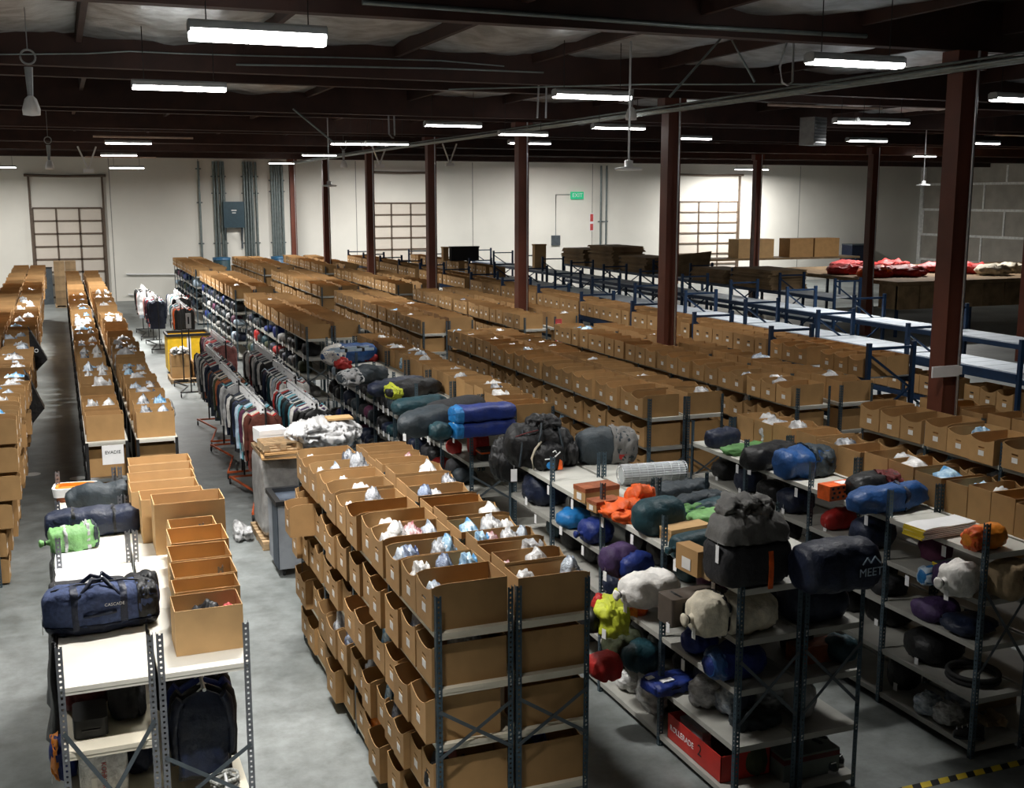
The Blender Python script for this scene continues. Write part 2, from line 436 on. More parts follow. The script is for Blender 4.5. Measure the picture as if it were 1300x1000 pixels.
MB().tube([(-.45, -.05, .05), (q.x-es.x, -.05, .05), (q.x-es.x, -.05, q.z-es.z)], .03, 6).build('conduit', GREY_M, o)
MB().box(q.x-es.x-.28, q.x-es.x+.28, -.12, 0, q.z-es.z-.3, q.z-es.z+.3).build('switch_box', STEEL_D, o)
q = at(751, 282, y=YF)
o = thing('fire_sign', 'narrow red and white sign on the end wall', 'sign', (q.x, YF, q.z))
MB().box(-.14, .14, -.02, 0, -.55, .55).build('plate', PAPER, o)
MB().box(-.10, .10, -.026, -.02, -.5, -.1).box(-.10, .10, -.026, -.02, .05, .5).build('red_mark', FB['coral'], o)
o = thing('wall_rail', 'pair of white bump rails low on the end wall', 'rail', (4, YF, 0))
for (v, ua, ub) in ((348, 160, 232), (374, 163, 200)):
    pa, pb = at(ua, v, y=YF-.1), at(ub, v, y=YF-.1)
    MB().tube([(pa.x-4, -.1, pa.z), (pb.x-4, -.1, pb.z)], .05, 6).build('rail', WHITE_P, o)
o = thing('wall_cabinet', 'dark blue cabinet standing at the shaded end of the end wall', 'cabinet', (at(1092, 320, y=63.6).x, 63.9, 0))
MB().box(-.9, .9, -.6, .5, 0, 2.3).build('body', FB['navy'], o)
MB().box(-.92, .92, -.64, .5, 2.3, 2.38).build('top', STEEL_D, o)
# floor stickers and the striped tape
for (u, v, lab) in ((41, 602, 'white round sticker on the aisle floor by the stacked cartons'), (99, 607, 'worn round floor sticker beside the black wire shelf')):
    p = at(u, v, z=0); o = tag(MB().lathe([(.16, 0), (.16, .002)], 24).build('floor_sticker', LABELW, loc=(p.x, p.y, .001)), lab, 'sticker')
tp = thing('hazard_tape', 'yellow and black striped tape on the floor in front of the gear shelving', 'floor tape', (0, 7.92, 0)); 
YEL = mat('tape_yellow', (.75, .55, .03), .5); 
MB().box(6.6, 10.5, -.045, .045, .0005, .002).build('black_band', BLACK_M, tp)
yy = MB(); k = 0
x = 6.62
while x < 10.4:
    yy.prism([(x, -.045), (x+.12, -.045), (x+.17, .045), (x+.05, .045)], .002, .003, 'z'); x += .215
yy.build('yellow_stripe', YEL, tp)

# ---------------------------------------------------------------- lamps
LZ = 6.95
DIFF = emit('lamp_glow', (1., .97, .93), 1.)
def lamp_mat(s):
    s = round(s, 2); return emit(f'lamp_glow_{s}', (1., .98, .95), s)
LAMPS = []
def lamp(x, y, s, lab, ln=1.22, z=LZ, w=.17, deep=0., spr=118):
    o = thing('ceiling_light', lab, 'ceiling light', (x, y, z), group='fluorescent ceiling lights')
    h = ln/2
    hs = MB().prism([(-w/2, .03), (-w/2-.01, .085), (-.05, .11), (.05, .11), (w/2+.01, .085), (w/2, .03)], -h-.01, h+.01, 'x').box(-h-.012, -h, -w/2-.01, w/2+.01, .0, .09).box(h, h+.012, -w/2-.01, w/2+.01, .0, .09).build('housing', GREY_M, o)
    MB().prism([(-w/2+.02, .0-deep), (-w/2, .012-deep*.3), (-w/2, .03), (w/2, .03), (w/2, .012-deep*.3), (w/2-.02, .0-deep)], -h, h, 'x').build('diffuser', lamp_mat(GLOW), o, label='glowing white diffuser')
    ld = bpy.data.lights.new('lamp_light', 'AREA'); ld.shape = 'RECTANGLE'; ld.size = ln-.06; ld.size_y = w-.05; ld.energy = s*PW; ld.color = (1., .98, .95); ld.spread = math.radians(spr)
    lo = bpy.data.objects.new('lamp_light', ld); COL.objects.link(lo); lo.parent = o; lo.location = (0, 0, -.012-deep)
    for sx in (-1, 1): MB().tube([(sx*(h-.15), 0, .11), (sx*(h-.15), 0, 7.75-z)], .006, 5).build('cable', BLACK_M, hs)
    return o
LS = 1.; PW = 62.; GLOW = 7.
def lampline(lst):
    for (u, v, s, lab) in lst:
        p = at(u, v, z=LZ)
        if v >= 197 and u not in (151, 405): p = at(u, v, y=46. if u == 161 else 57.5 + (u % 3)*.6)
        lamp(p.x, p.y, LS*s, lab, z=p.z, deep=.07 if u == 328 else .02 if v < 130 else 0, spr=172 if v >= 197 and u not in (151, 405) else 150 if u in (1100, 1245) else 118)
lampline([
 (328, 45, 1.15, 'largest glowing ceiling light above the white-decked front shelving'),
 (228, 113, 1.4, 'second glowing ceiling light of the line over the wide empty aisle'),
 (163, 183, 1.9, 'third ceiling light of the line over the wide empty aisle'),
 (151, 198, 2.4, 'fourth ceiling light of the line over the wide empty aisle'),
 (161, 214, 3.4, 'ceiling light hanging in front of the end wall by the first roll-up door'),
 (2, 213, 2.6, 'ceiling light at the far edge of the stacked carton row'),
 (1086, 82, .36, 'large ceiling light over the gear shelving, crossed by the conduits'),
 (752, 124, .38, 'ceiling light beside the white pole-mounted disc'),
 (575, 161, .36, 'ceiling light between the second and third brown columns'),
 (357, 208, 2.8, 'ceiling light in front of the electrical panel wall'),
 (405, 198, 1.2, 'ceiling light over the far end of the clothing aisle'),
 (447, 184, .3, 'small ceiling light half hidden by the conduit bundle'),
 (466, 184, .3, 'small ceiling light just past the conduit bundle'),
 (491, 184, .35, 'small ceiling light ahead of the third column'),
 (515, 199, 3.4, 'ceiling light over the second roll-up door'),
 (664, 172, .3, 'ceiling light just behind the third brown column'),
 (672, 183, .3, 'ceiling light a step beyond the third brown column'),
 (737, 197, 3.6, 'ceiling light in front of the exit sign'),
 (875, 177, .25, 'ceiling light just beside the second brown column'),
 (1092, 157, .2, 'ceiling light before the small unit heater'),
 (1120, 157, .3, 'dim short ceiling light behind the unit heater'),
 (1100, 180, 1.0, 'faint ceiling light by the second line of brown columns'),
 (785, 164, .3, 'added light for the foil glow between the pole-mounted disc and the second brown column'),  # lamp standing in for the glow on the roof foil
 (1245, 183, .8, 'ceiling light before the panelled side wall'),
 (1300, 128, .22, 'ceiling light cut by the picture edge beyond the first brown column'),
])
p = at(915, 211, z=7.1)
lamp(40.2, 61.6, LS*5, 'brightest ceiling light close to the third roll-up door', z=7.15, ln=2.4, spr=174)
lamp(37., 42.6, LS*4.6, 'added ceiling light high between the beams to brighten the red sheets', z=7.3, spr=160)  # extra lamp, added to brighten the red sheets
# added out-of-view lamps that brighten the front shelving and the stacked carton row
for (x, y, s, lab) in ((.75, 6.2, .48, 'added unseen ceiling light above the front of the white-decked shelving'), (-2.6, 12.5, .5, 'added unseen ceiling light above the stacked cartons'), (-2.4, 22., 1.1, 'added unseen ceiling light over the stacked carton row'), (-2.4, 33., 1.4, 'added unseen ceiling light over the far part of the stacked carton row')):
    lamp(x, y, LS*s, lab, spr=62 if y < 7 else 118)

# roof services: conduit bundle along the columns, poles, discs, hangers, heater
for k, (dx, dz, r) in enumerate(((0, 0, .04), (.09, .03, .03), (-.09, .02, .03), (.02, .1, .022))):
    o = MB().tube([(11.55+dx, 6, 7.22+dz), (11.55+dx, 20, 7.2+dz), (11.55+dx, 40, 7.24+dz), (11.55+dx, 61, 7.2+dz)], r, 8).build('conduit_pipe', CONDUIT)
    tag(o, ('thick', 'upper', 'lower', 'thin top')[k] + ' galvanised conduit of the bundle running along the brown columns', 'conduit', 'conduits along the column line')
def wire(pts, r, lab, name='roof_conduit', m=CONDUIT):
    return tag(MB().tube(pts, r, 6).build(name, m), lab, 'conduit')
def Yp(l, y): return [tuple(at(u, v, y=y)) for u, v in l]
wire(Yp([(0, 69), (110, 68), (165, 65), (230, 68), (330, 71), (430, 73), (560, 77), (640, 84)], 18.36), .012, 'thin wire looping along the dark beam over the wide aisle')
wire(Yp([(300, 82), (420, 84), (560, 87), (690, 92)], 18.34), .016, 'straight conduit clipped low on the dark beam')
wire(Yp([(460, 3), (700, 20), (880, 34), (1100, 46)], 12.82), .03, 'pale conduit along the top brown beam')
wire(Yp([(850, 123), (923, 40), (955, 98), (958, 104)], 15.), .018, 'bent conduit making an upside-down V near the first column')
wire(Yp([(1003, 10), (1003, 40), (990, 85), (993, 105), (1000, 108)], 14.), .016, 'hooked flexible conduit hanging beside the bright light', m=CHROME)
wire(Yp([(1010, 10), (1008, 40), (1006, 104), (1000, 108)], 14.), .016, 'second flexible conduit dropping to the bundle', m=CHROME)
wire(Yp([(372, 138), (425, 182)], 24.), .02, 'slanting brace rod over the clothing aisle')
wire(Yp([(688, 96), (684, 108), (682, 150)], 20.), .018, 'thin conduit drop beside the third column', m=CHROME)
wire(Yp([(694, 98), (693, 150)], 20.), .018, 'straight conduit drop beside the third column', m=CHROME)
wire(Yp([(493, 140), (494, 170), (498, 175), (500, 175)], 28.), .02, 'conduit drop ahead of the fourth column', m=GREY_M)
wire(Yp([(500, 140), (501, 172)], 28.), .02, 'short conduit drop ahead of the fourth column', m=GREY_M)
wire([(11.55, 14.8, 7.2), (9.0, 17, 7.3), (6.5, 19.5, 7.35)], .014, 'thin cable branching from the conduit bundle')
for (ua, ub, v, y, lab) in ((118, 245, 173, 33.6, 'pinkish sprinkler pipe in front of a far beam'), (108, 198, 199, 49.5, 'pale sprinkler pipe above the far aisle light'), (700, 800, 175, 40., 'sprinkler pipe over the carton rows'), (975, 1120, 133, 22., 'pale sprinkler pipe above the unit heater')):
    pa, pb = at(ua, v, y=y), at(ub, v, y=y); wire([pa, (pb.x, y, pa.z)], .03, lab, 'hanging_pipe', mat('pipe_pinkish', (.48, .36, .30), .5))
def pendant(u0, v0, v1, y, lab, sc=1.):
    a, b_ = at(u0, v0, y=y), at(u0+2, v1, y=y)
    o = thing('ceiling_sensor', lab, 'ceiling sensor', (a.x, y, b_.z)); h = a.z-b_.z
    MB().lathe([(.03*sc, .2), (.035*sc, h*.5), (.05*sc, h-.02)], 12).build('stem', GREY_M, o)
    MB().lathe([(.02, 0), (.10*sc, .01), (.105*sc, .08), (.07*sc, .2), (.03, .24)], 16).build('sensor_head', WHITE_P, o)
    rg = MB(); rg.tube([(.085*sc*math.cos(t*pi/8), 0, h+.1+.085*sc*math.sin(t*pi/8)) for t in range(17)], .014, 6); rg.build('hanging_ring', GREY_M, o)
    MB().tube([(0, 0, h+.18), (0, 0, 7.75-b_.z)], .006, 5).build('cable', GREY_M, o)
pendant(36, 83, 147, 15.5, 'large pale pendant sensor hanging from a ring over the stacked cartons')
pendant(61, 183, 215, 32., 'small pale pendant sensor hanging beyond the larger one', 1.)
pendant(802, 103, 153, 19., 'white pendant sensor hanging beside the pole-mounted disc', 1.)
pendant(436, 190, 213, 38., 'small white pendant sensor over the clothing aisle', 1.1)
for (u, v0, v1, y, lab) in ((800, 22, 217, 14.5, 'white disc hanging low on a long pole over the carton rows'), (420, 145, 237, 30., 'pale disc hanging on a thin pole by the fifth column'), (1174, 165, 236, 27., 'small white disc on a thin pole before the side wall')):
    a, b_ = at(u, v0, y=y), at(u-2, v1, y=y); o = thing('pendant_disc', lab, 'pendant disc', (b_.x, y, b_.z))
    MB().lathe([(.02, 0), (.19, .01), (.195, .04), (.06, .06), (.06, .14), (.02, .15)], 20).build('disc', WHITE_P, o)
    MB().tube([(0, 0, .15), (0, 0, 7.6-b_.z)], .016, 8).build('pole', CHROME, o)
for (u, v, y, lab) in ((112, 216, 40., 'V-shaped white pipe hanger over the wide aisle'), (482, 210, 42., 'V-shaped white pipe hanger left of the fourth column'), (571, 208, 42., 'wide V-shaped white pipe hanger beside the fourth column')):
    a = at(u, v, y=y); o = thing('pipe_hanger', lab, 'hanger', (a.x, y, a.z))
    for s in (-1, 1): MB().tube([(0, 0, .02), (s*.28, 0, .75)], .03, 6).build('arm', WHITE_P, o)
    MB().box(-.16, .16, -.1, .1, -.08, .04).build('clamp', WHITE_P, o)
a = at(1032, 167, y=26.)
o = thing('hanging_heater', 'small grey unit heater hanging from the roof', 'heater', (a.x, 26, a.z), .4)
MB().box(-.3, .3, -.22, .22, -.36, .36).build('case', GREY_M, o)
lo = MB()
for k in range(7): lo.box(-.26, .26, -.25, -.22, -.3+k*.09, -.27+k*.09)
lo.build('louvre', CHROME, o)
MB().tube([(0, 0, .36), (0, 0, 7.6-a.z)], .02, 6).build('rod', GREY_M, o)
# ---------------------------------------------------------------- boltless shelving
BAY = 1.385
LEV = (2.11, 1.64, 1.17, .63, .13)
def angle_mesh(h, m, w=.048):
    b = MB(); t = .0035
    b.box(0, w, 0, t, 0, h).box(0, t, t, w, 0, h)
    return b.mesh('post', m)
ANG = {'L': angle_mesh(2.42, ANGLE_L), 'N': angle_mesh(2.42, ANGLE), 'K': angle_mesh(1.6, BLACK_M)}
BOLTM = MB().lathe([(.009, -.006), (.007, -.001)], 8, axis='y').mesh('bolt', CHROME)
_deckcache = {}
def deck_mesh(w, l, m, t=.034):
    k = (round(w, 3), round(l, 3), m.name, t)
    if k not in _deckcache:
        b = MB(); b.box(0, w, 0, l, -t, 0); b.box(.01, w-.01, .004, .02, -t-.025, -t); b.box(.01, w-.01, l-.02, l-.004, -t-.025, -t)
        b.box(.0, .012, .01, l-.01, -t-.018, -t); b.box(w-.012, w, .01, l-.01, -t-.018, -t)
        _deckcache[k] = b.mesh('shelf', m)
    return _deckcache[k]
def rack(x0, y0, nb, lab, cat='shelving', w=.655, bay=BAY, levels=LEV, decks=None, post='N', braces=((1.46, 1.06),), name='shelving_rack', bolts=True, group=None):
    o = thing(name, lab, cat, (x0, y0, 0), 0, group)
    ps = .99 if post != 'K' else 1
    for i in range(nb+1):
        y = i*bay
        sy = -1 if i == nb else 1
        put('post', ANG[post], o, (0, y, 0), scale=(1, sy, 1)); put('post', ANG[post], o, (w, y, 0), scale=(-1, sy, 1))
    for j, z in enumerate(levels):
        d = decks[j] if decks else DECK_G
        me = deck_mesh(w-.012, bay-.006, d)
        for i in range(nb): put('shelf', me, o, (.006, i*bay+.004 + (.002 if i else 0), z))
    for (za, zb) in braces:
        b = MB(); b.bar((.02, -.006, za), (w-.02, -.006, zb), .03, .004, (0, 1, 0) if False else (0, 0, 1)); b.build('cross_brace', STEEL_D, o)
        b = MB(); b.bar((.02, -.012, zb), (w-.02, -.012, za), .03, .004); b.lathe([(.012, -.018), (.012, -.012)], 8, (w/2, -.0, (za+zb)/2), axis='y'); b.build('cross_brace', STEEL_D, o)
    if bolts:
        for z in levels[:4]:
            for dz in (-.005, -.045):
                for x in (.024, w-.024): put('bolt', BOLTM, o, (x, 0, z+dz))
    return o
TOPS = LEV
# block 1, nearest the camera
DL = [DECK_W, DECK_C, DECK_C, DECK_C, DECK_C]
rack(-.20, 8.15, 4, 'grey slotted shelving with white decks carrying the blue duffel bag', decks=DL, post='L', braces=((1.78, .75),), levels=(2.11, 1.62, 1.17, .63, .13))
rack(.475, 8.15, 4, 'grey slotted shelving with white top deck carrying plain tall cartons', decks=DL, post='L', braces=((1.47, 1.05),), levels=(2.11, .95, .13))
CD = [DECK_C]*5
rack(2.57, 8.15, 4, 'blue-grey shelving packed with cartons, half beside the wide empty aisle', decks=CD)
rack(3.25, 8.15, 4, 'blue-grey shelving packed with cartons, half facing the gear shelving', decks=CD)
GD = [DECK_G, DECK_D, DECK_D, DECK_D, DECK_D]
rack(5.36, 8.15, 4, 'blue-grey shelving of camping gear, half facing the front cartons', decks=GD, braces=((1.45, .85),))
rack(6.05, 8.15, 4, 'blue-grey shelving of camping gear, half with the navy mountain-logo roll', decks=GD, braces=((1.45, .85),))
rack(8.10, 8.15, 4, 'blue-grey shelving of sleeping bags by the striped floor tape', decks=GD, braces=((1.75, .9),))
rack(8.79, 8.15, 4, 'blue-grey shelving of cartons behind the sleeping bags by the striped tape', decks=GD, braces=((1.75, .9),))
rack(11.02, 8.15, 4, 'blue-grey carton shelving around the nearest brown column, near half')
rack(12.02, 8.15, 4, 'blue-grey carton shelving around the nearest brown column, far half')
BL = ((15.42, 'second block'), (27.3, 'third block'), (39.2, 'fourth block'), (51.1, 'last block'))
ROWS = {'D': (5.42, 'clothing aisle row'), 'E': (8.36, 'middle carton row'), 'G': (11.1, 'brown column row')}
for bi, (y0, bn) in enumerate(BL):
    for rk, (x0, rn) in ROWS.items():
        gap = .685 if rk != 'G' else .86
        for half, dx in (('near half', 0), ('far half', gap)):
            lv = LEV if (rk == 'D' and half == 'near half') or bi == 0 else LEV[:3]
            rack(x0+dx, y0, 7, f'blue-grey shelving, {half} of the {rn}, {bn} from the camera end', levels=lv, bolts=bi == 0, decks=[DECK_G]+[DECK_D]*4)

# ---------------------------------------------------------------- pallet racking (blue)
def pallet_rack(x0, y0, nb, lab, bay=3.05, w=1.07, h=2.92, levels=(2.28, 1.5), deckm=None, name='pallet_rack'):
    o = thing(name, lab, 'pallet rack', (x0, y0, 0))
    for i in range(nb+1):
        y = i*bay
        for x in (0, w-.08): MB().box(x, x+.08, y, y+.07, 0, h).build('upright', BLUE_ST, o)
        b = MB(); b.box(.08, w-.08, y+.02, y+.05, h-.13, h-.08)
        z, s = h-.85, 0
        while z > .2:
            b.bar((.08, y+.035, z if s else z+.62), (w-.08, y+.035, z+.62 if s else z), .04, .03); z -= .62; s = 1-s
        b.build('frame_brace', BLUE_ST, o)
    for z in levels:
        for i in range(nb):
            b = MB()
            for x in (-.01, w-.04): b.box(x, x+.05, i*bay+.07, (i+1)*bay, z-.12, z-.01)
            b.build('beam', BLUE_ST, o)
            b = MB(); n = 6
            for k in range(n): b.box(.04, w-.04, i*bay+.08+k*(bay-.1)/n, i*bay+.08+(k+1)*(bay-.1)/n-.025, z-.01, z+.012)
            b.build('deck', deckm or DECK_P, o)
    return o
pallet_rack(13.35, 16.5, 13, 'blue pallet rack loaded with cartons behind the brown column row', deckm=GREY_M)
pallet_rack(16.3, 15.9, 13, 'blue pallet rack with mostly empty pale decks, first beyond the loaded one')
pallet_rack(19.7, 15.9, 13, 'blue pallet rack with empty pale decks, second beyond the loaded one')
pallet_rack(23.2, 30.5, 7, 'blue pallet rack carrying piles of flat cardboard')

# ---------------------------------------------------------------- cartons
def carton_mb(w, d, h, scoop=True, simple=False, dip=.15, hole=True):
    """open carton; front (with hand hole, scooped lip) at x = 0 facing -x, y centred, base at z = 0"""
    b = MB(); t = .006; hw = w/2
    b.box(t, d-t, -hw+t, hw-t, 0, t)
    b.box(d-t, d, -hw, hw, 0, h)
    for s in (-1, 1):
        y0, y1 = (-hw, -hw+t) if s < 0 else (hw-t, hw)
        if scoop and not simple:
            pts = [(t, 0), (d-t, 0), (d-t, h), (d*.20, h), (d*.12, h*.992), (d*.05, h*.965), (t, h*.93)]
            b.prism(pts, y0, y1, 'y')
        else: b.box(t, d-t, y0, y1, 0, h)
    if simple:
        b.box(0, t, -hw, hw, 0, h*.97)
        b.box(-.003, 0, -.045, .045, h*.60, h*.66, 2)
        b.box(-.003, 0, -.05, .05, h*.36, h*.5, 1)
        return b
    N = 14
    def top(y): return h if not scoop else h*(.95 - dip*max(0, math.cos(y/hw*pi/2))**.8)
    sw, z0, z1 = .05, h*.54, h*.605
    ys = [-hw + w*i/N for i in range(N+1)]
    if hole: ys = sorted(set([y for y in ys if abs(abs(y)-sw) > .008] + [-sw, sw]))
    for a, c in zip(ys, ys[1:]):
        mid = (a+c)/2
        if hole and abs(mid) < sw:
            b.box(0, t, a, c, 0, z0); zz = z1
        else: zz = 0
        v = [(0, a, zz), (t, a, zz), (t, c, zz), (0, c, zz), (0, a, top(a)), (t, a, top(a)), (t, c, top(c)), (0, c, top(c))]
        b.add(v, [(0,3,2,1),(4,5,6,7),(0,1,5,4),(1,2,6,5),(2,3,7,6),(3,0,4,7)])
    return b
CMESH = {}
def carton_mesh(w, d, h, scoop=True, m=None):
    k = (w, d, h, scoop, (m or CARD).name)
    if k not in CMESH: CMESH[k] = carton_mb(w, d, h, scoop, hole=scoop).mesh('storage_carton' if scoop else 'shipping_carton', m or CARD)
    return CMESH[k]
LABM = MB().box(-.0015, .0, -.048, .048, 0, .068).mesh('label', LABELW)
CARTONS = []
def carton(x, y, z, w, lab, group, d=.64, h=.36, face=-1, scoop=True, pri=None, rz=0., m=None):
    c = dict(x=x, y=y, z=z, w=w, d=d, h=h, face=face, scoop=scoop, lab=lab, group=group, rz=rz, m=m)
    cx = x + (d/2 if face < 0 else -d/2)
    c['dist'] = pri if pri is not None else math.hypot(cx, y) * (1.0 if z > 1.5 else 1.15)
    CARTONS.append(c); return c
def bay_fill(r, y0, nb, wide=None):
    """y centres and widths of the cartons over nb bays"""
    out = []
    for i in range(nb):
        n = 3 if r.random() < .72 else 4
        w = {3: .42, 4: .318}[n] if wide is None else wide
        n = n if wide is None else int((BAY-.03)/wide)
        av = BAY-.062; gap = (av-n*w)/n
        for k in range(n): out.append((y0+.056+i*BAY+(k+.5)*(w+gap)+(r.random()-.5)*gap*.6, w))
    return out
TN = ('top', 'second', 'third', 'fourth', 'lowest')
BAGSPOTS = []
def carton_run(xf, y0, nb, tiers, face, rowlab, seed, skip=0., group=None, jit=.07, ends_only=None, sink=0., wide=None, bagp=.35):
    r = random.Random(seed)
    for ti in tiers:
        for i, (y, w) in enumerate(bay_fill(r, y0, nb, wide)):
            if r.random() < skip: continue
            if ends_only and ti in ends_only and i >= 1: continue
            x = xf + face*(r.random()*jit)
            c = carton(x, y, LEV[ti]+.001, w, f'kraft carton, {nth(i)} from near end, {TN[ti]} tier, {rowlab}', group or f'cartons in the {rowlab}', face=face,
                       h=.35+.03*(r.random() > .5), rz=(r.random()-.5)*.015)
            if r.random() < bagp: BAGSPOTS.append((c, r.random()))
carton_run(2.56, 8.15, 4, (0,), -1, 'front carton row, aisle half', 21, bagp=.0, jit=.05)
carton_run(2.57, 8.15, 4, (1, 2, 3, 4), -1, 'front carton row, aisle half', 29, bagp=.0, jit=.11)
carton_run(3.92, 8.15, 4, (0, 1, 2, 3), 1, 'front carton row, gear half', 22, bagp=.0, jit=.02, ends_only=(1, 2, 3))
carton_run(9.46, 8.15, 4, (0, 1), 1, 'row behind the sleeping bags', 23, ends_only=(1,), jit=.03, bagp=.4)
for c in CARTONS[-20:]: pass
carton_run(11.0, 8.15, 4, (0, 1), -1, 'nearest column row, near half', 24, bagp=.3)
carton_run(12.70, 8.15, 4, (0,), 1, 'nearest column row, far half', 25, jit=.02, bagp=.3)
for bi, (y0, bn) in enumerate(BL):
    sh = ('second block', 'third block', 'fourth block', 'last block')[bi]
    if bi == 0:
        carton_run(6.77, y0, 7, (0, 1), 1, f'clothing aisle row, {sh}', 30, ends_only=(1,), jit=.02, bagp=.45)
        carton_run(8.34, y0, 7, (0, 1, 2), -1, f'middle row near half, {sh}', 31, bagp=.3)
        carton_run(9.71, y0, 7, (0, 1, 2), 1, f'middle row far half, {sh}', 32, ends_only=(1, 2), jit=.02, bagp=.3)
        carton_run(11.04, y0, 7, (0, 1, 2), -1, f'column row near half, {sh}', 33, bagp=.25)
        carton_run(12.66, y0, 7, (0, 1, 2), 1, f'column row far half, {sh}', 34, ends_only=(1, 2), jit=.02, bagp=.25)
    else:
        carton_run(5.40, y0, 7, (0,), -1, f'clothing aisle row near half, {sh}', 40+bi*7, bagp=.12)
        carton_run(6.77, y0, 7, (0,), 1, f'clothing aisle row far half, {sh}', 41+bi*7, jit=.02, bagp=.12)
        carton_run(8.34, y0, 7, (0, 1), -1, f'middle row near half, {sh}', 42+bi*7, bagp=.12)
        carton_run(9.71, y0, 7, (0, 1), 1, f'middle row far half, {sh}', 43+bi*7, ends_only=(1,), jit=.02, bagp=.1)
        carton_run(11.04, y0, 7, (0, 1), -1, f'column row near half, {sh}', 44+bi*7, bagp=.1)
        carton_run(12.66, y0, 7, (0, 1), 1, f'column row far half, {sh}', 45+bi*7, ends_only=(1,), jit=.02, bagp=.1)
# pallet racking: two cartons deep
r = random.Random(77)
for lv, zt in ((0, 2.295), (1, 1.515)):
    for bay in range(13):
        for k in range(7):
            for hh in (0, 1):
                if lv == 1 and (hh == 1 or bay > 4) and not (bay == 0 and k == 0): continue
                if r.random() < .04: continue
                y = 16.5 + bay*3.05 + .1 + (k+.5)*.415
                carton(13.33+.535*hh - .02*r.random(), y, zt, .40, f'kraft carton, {nth(bay*7+k)} from near end, {("near", "far")[hh]} column, {("upper", "lower")[lv]} deck of loaded pallet rack',
                       'cartons on the loaded pallet rack', d=.52, h=.36, face=-1)
for (rx, n0, bays, lab) in ((16.28, 15.9, (0, 1), 'first pale-decked rack'), (16.28, 15.9, (9, 10, 11, 12), 'first pale-decked rack')):
    for bay in bays:
        for k in range(7):
            if r.random() < .1: continue
            carton(rx+.02*r.random(), n0+bay*3.05+.1+(k+.5)*.415, 1.515 if bay < 2 else 2.295, .40, f'kraft carton, {nth(bay*7+k)} from near end of the {lab}', 'cartons on the first pale-decked rack', d=.55, h=.40, face=-1)
# tall plain cartons on the white-decked shelving (one line, some taller)
L2 = [(.63,8.44,.37,.50,.35),(.67,8.84,.33,.50,.36),(.70,9.2,.42,.50,.36),(.72,9.66,.45,.50,.36),(.76,10.14,.50,.50,.37),(.80,10.67,.32,.42,.36),(.69,11.05,.42,.66,.50),(.60,11.5,.40,.62,.44),(.53,11.95,.42,.68,.42),(.54,12.4,.42,.68,.42),(.57,12.85,.42,.68,.40),(.59,13.3,.40,.68,.40)]
for i, (x, y, w, d, h) in enumerate(L2):
    carton(x, y+w/2, 2.112, w, f'plain tall open carton, {nth(i)} from the near end of the white-decked shelving', 'plain tall cartons on the white deck', d=d, h=h, face=-1, scoop=False, pri=1, m=CARD_PALE)
# cartons on the black wire shelves (two lines) and the stacked row beyond the aisle
r = random.Random(5)
for col, (xa, d) in enumerate(((.22, .58), (1.02, .60))):
    y = 19.3 + .16; i = 0
    while y < 57.5:
        w = .34+.14*r.random(); h = .34+.22*r.random()
        if i == 0: h, w = .42, .40
        c = carton(xa+(r.random()-.5)*.04, y+w/2-.15, 1.602, w, f'brown carton of bagged stock, {nth(i)} from near end, {("dark aisle", "clothing aisle")[col]} line on black shelves', 'bagged-stock cartons on the black shelves', d=d, h=h, scoop=False, pri=math.hypot(1, y)*.8)
        if r.random() < .9: BAGSPOTS.append((c, r.random()))
        y += w + .03 + .25*r.random(); i += 1
for lvz, nm in ((1.0, 'middle'), (.2, 'bottom')):
    for i in range(3):
        for col, xa in enumerate((.24, 1.02)):
            carton(xa, (19.53, 20.05, 20.95)[i], lvz+.003, .42, f'brown carton, {nth(i)} from near end, {nm} black shelf, {("dark aisle", "clothing aisle")[col]} line', 'cartons under the black shelves', d=.58, h=.46, scoop=False, pri=22+i)
for col, xf in enumerate((-.62, -1.30)):
    for ti in range(6):
        y = 17.3; i = 0
        if col == 1 and ti > 0: continue
        while y < 56:
            w = .27+.10*r.random(); w = round(w/.05)*.05
            z = (2.06, 1.65, 1.24, .83, .42, .03)[ti]
            x = xf - .075*ti + (.04 if ti == 0 else .12)*r.random()**2 - (.10 if y < 19 and ti == 0 else .04 if y < 20 else 0)
            c = carton(x, y+w/2, z, w, f'brown stacked carton, {nth(i)} from near end, {nth(ti)} layer, {("aisle", "wall")[col]} side of stacked row', 'stacked cartons beyond the dark aisle',
                       d=.62, h=.36+(.06 if ti == 0 and r.random() < .4 else 0), face=1, pri=math.hypot(1.5, y)*(1.15 if ti == 0 else 1.3), rz=(r.random()-.5)*(.04 if ti == 0 else .10))
            if ti == 0 and r.random() < .6 or (ti > 0 and r.random() < .18): BAGSPOTS.append((c, r.random()))
            y += w + .02 + (.1*r.random() if ti == 0 else .03*r.random()); i += 1

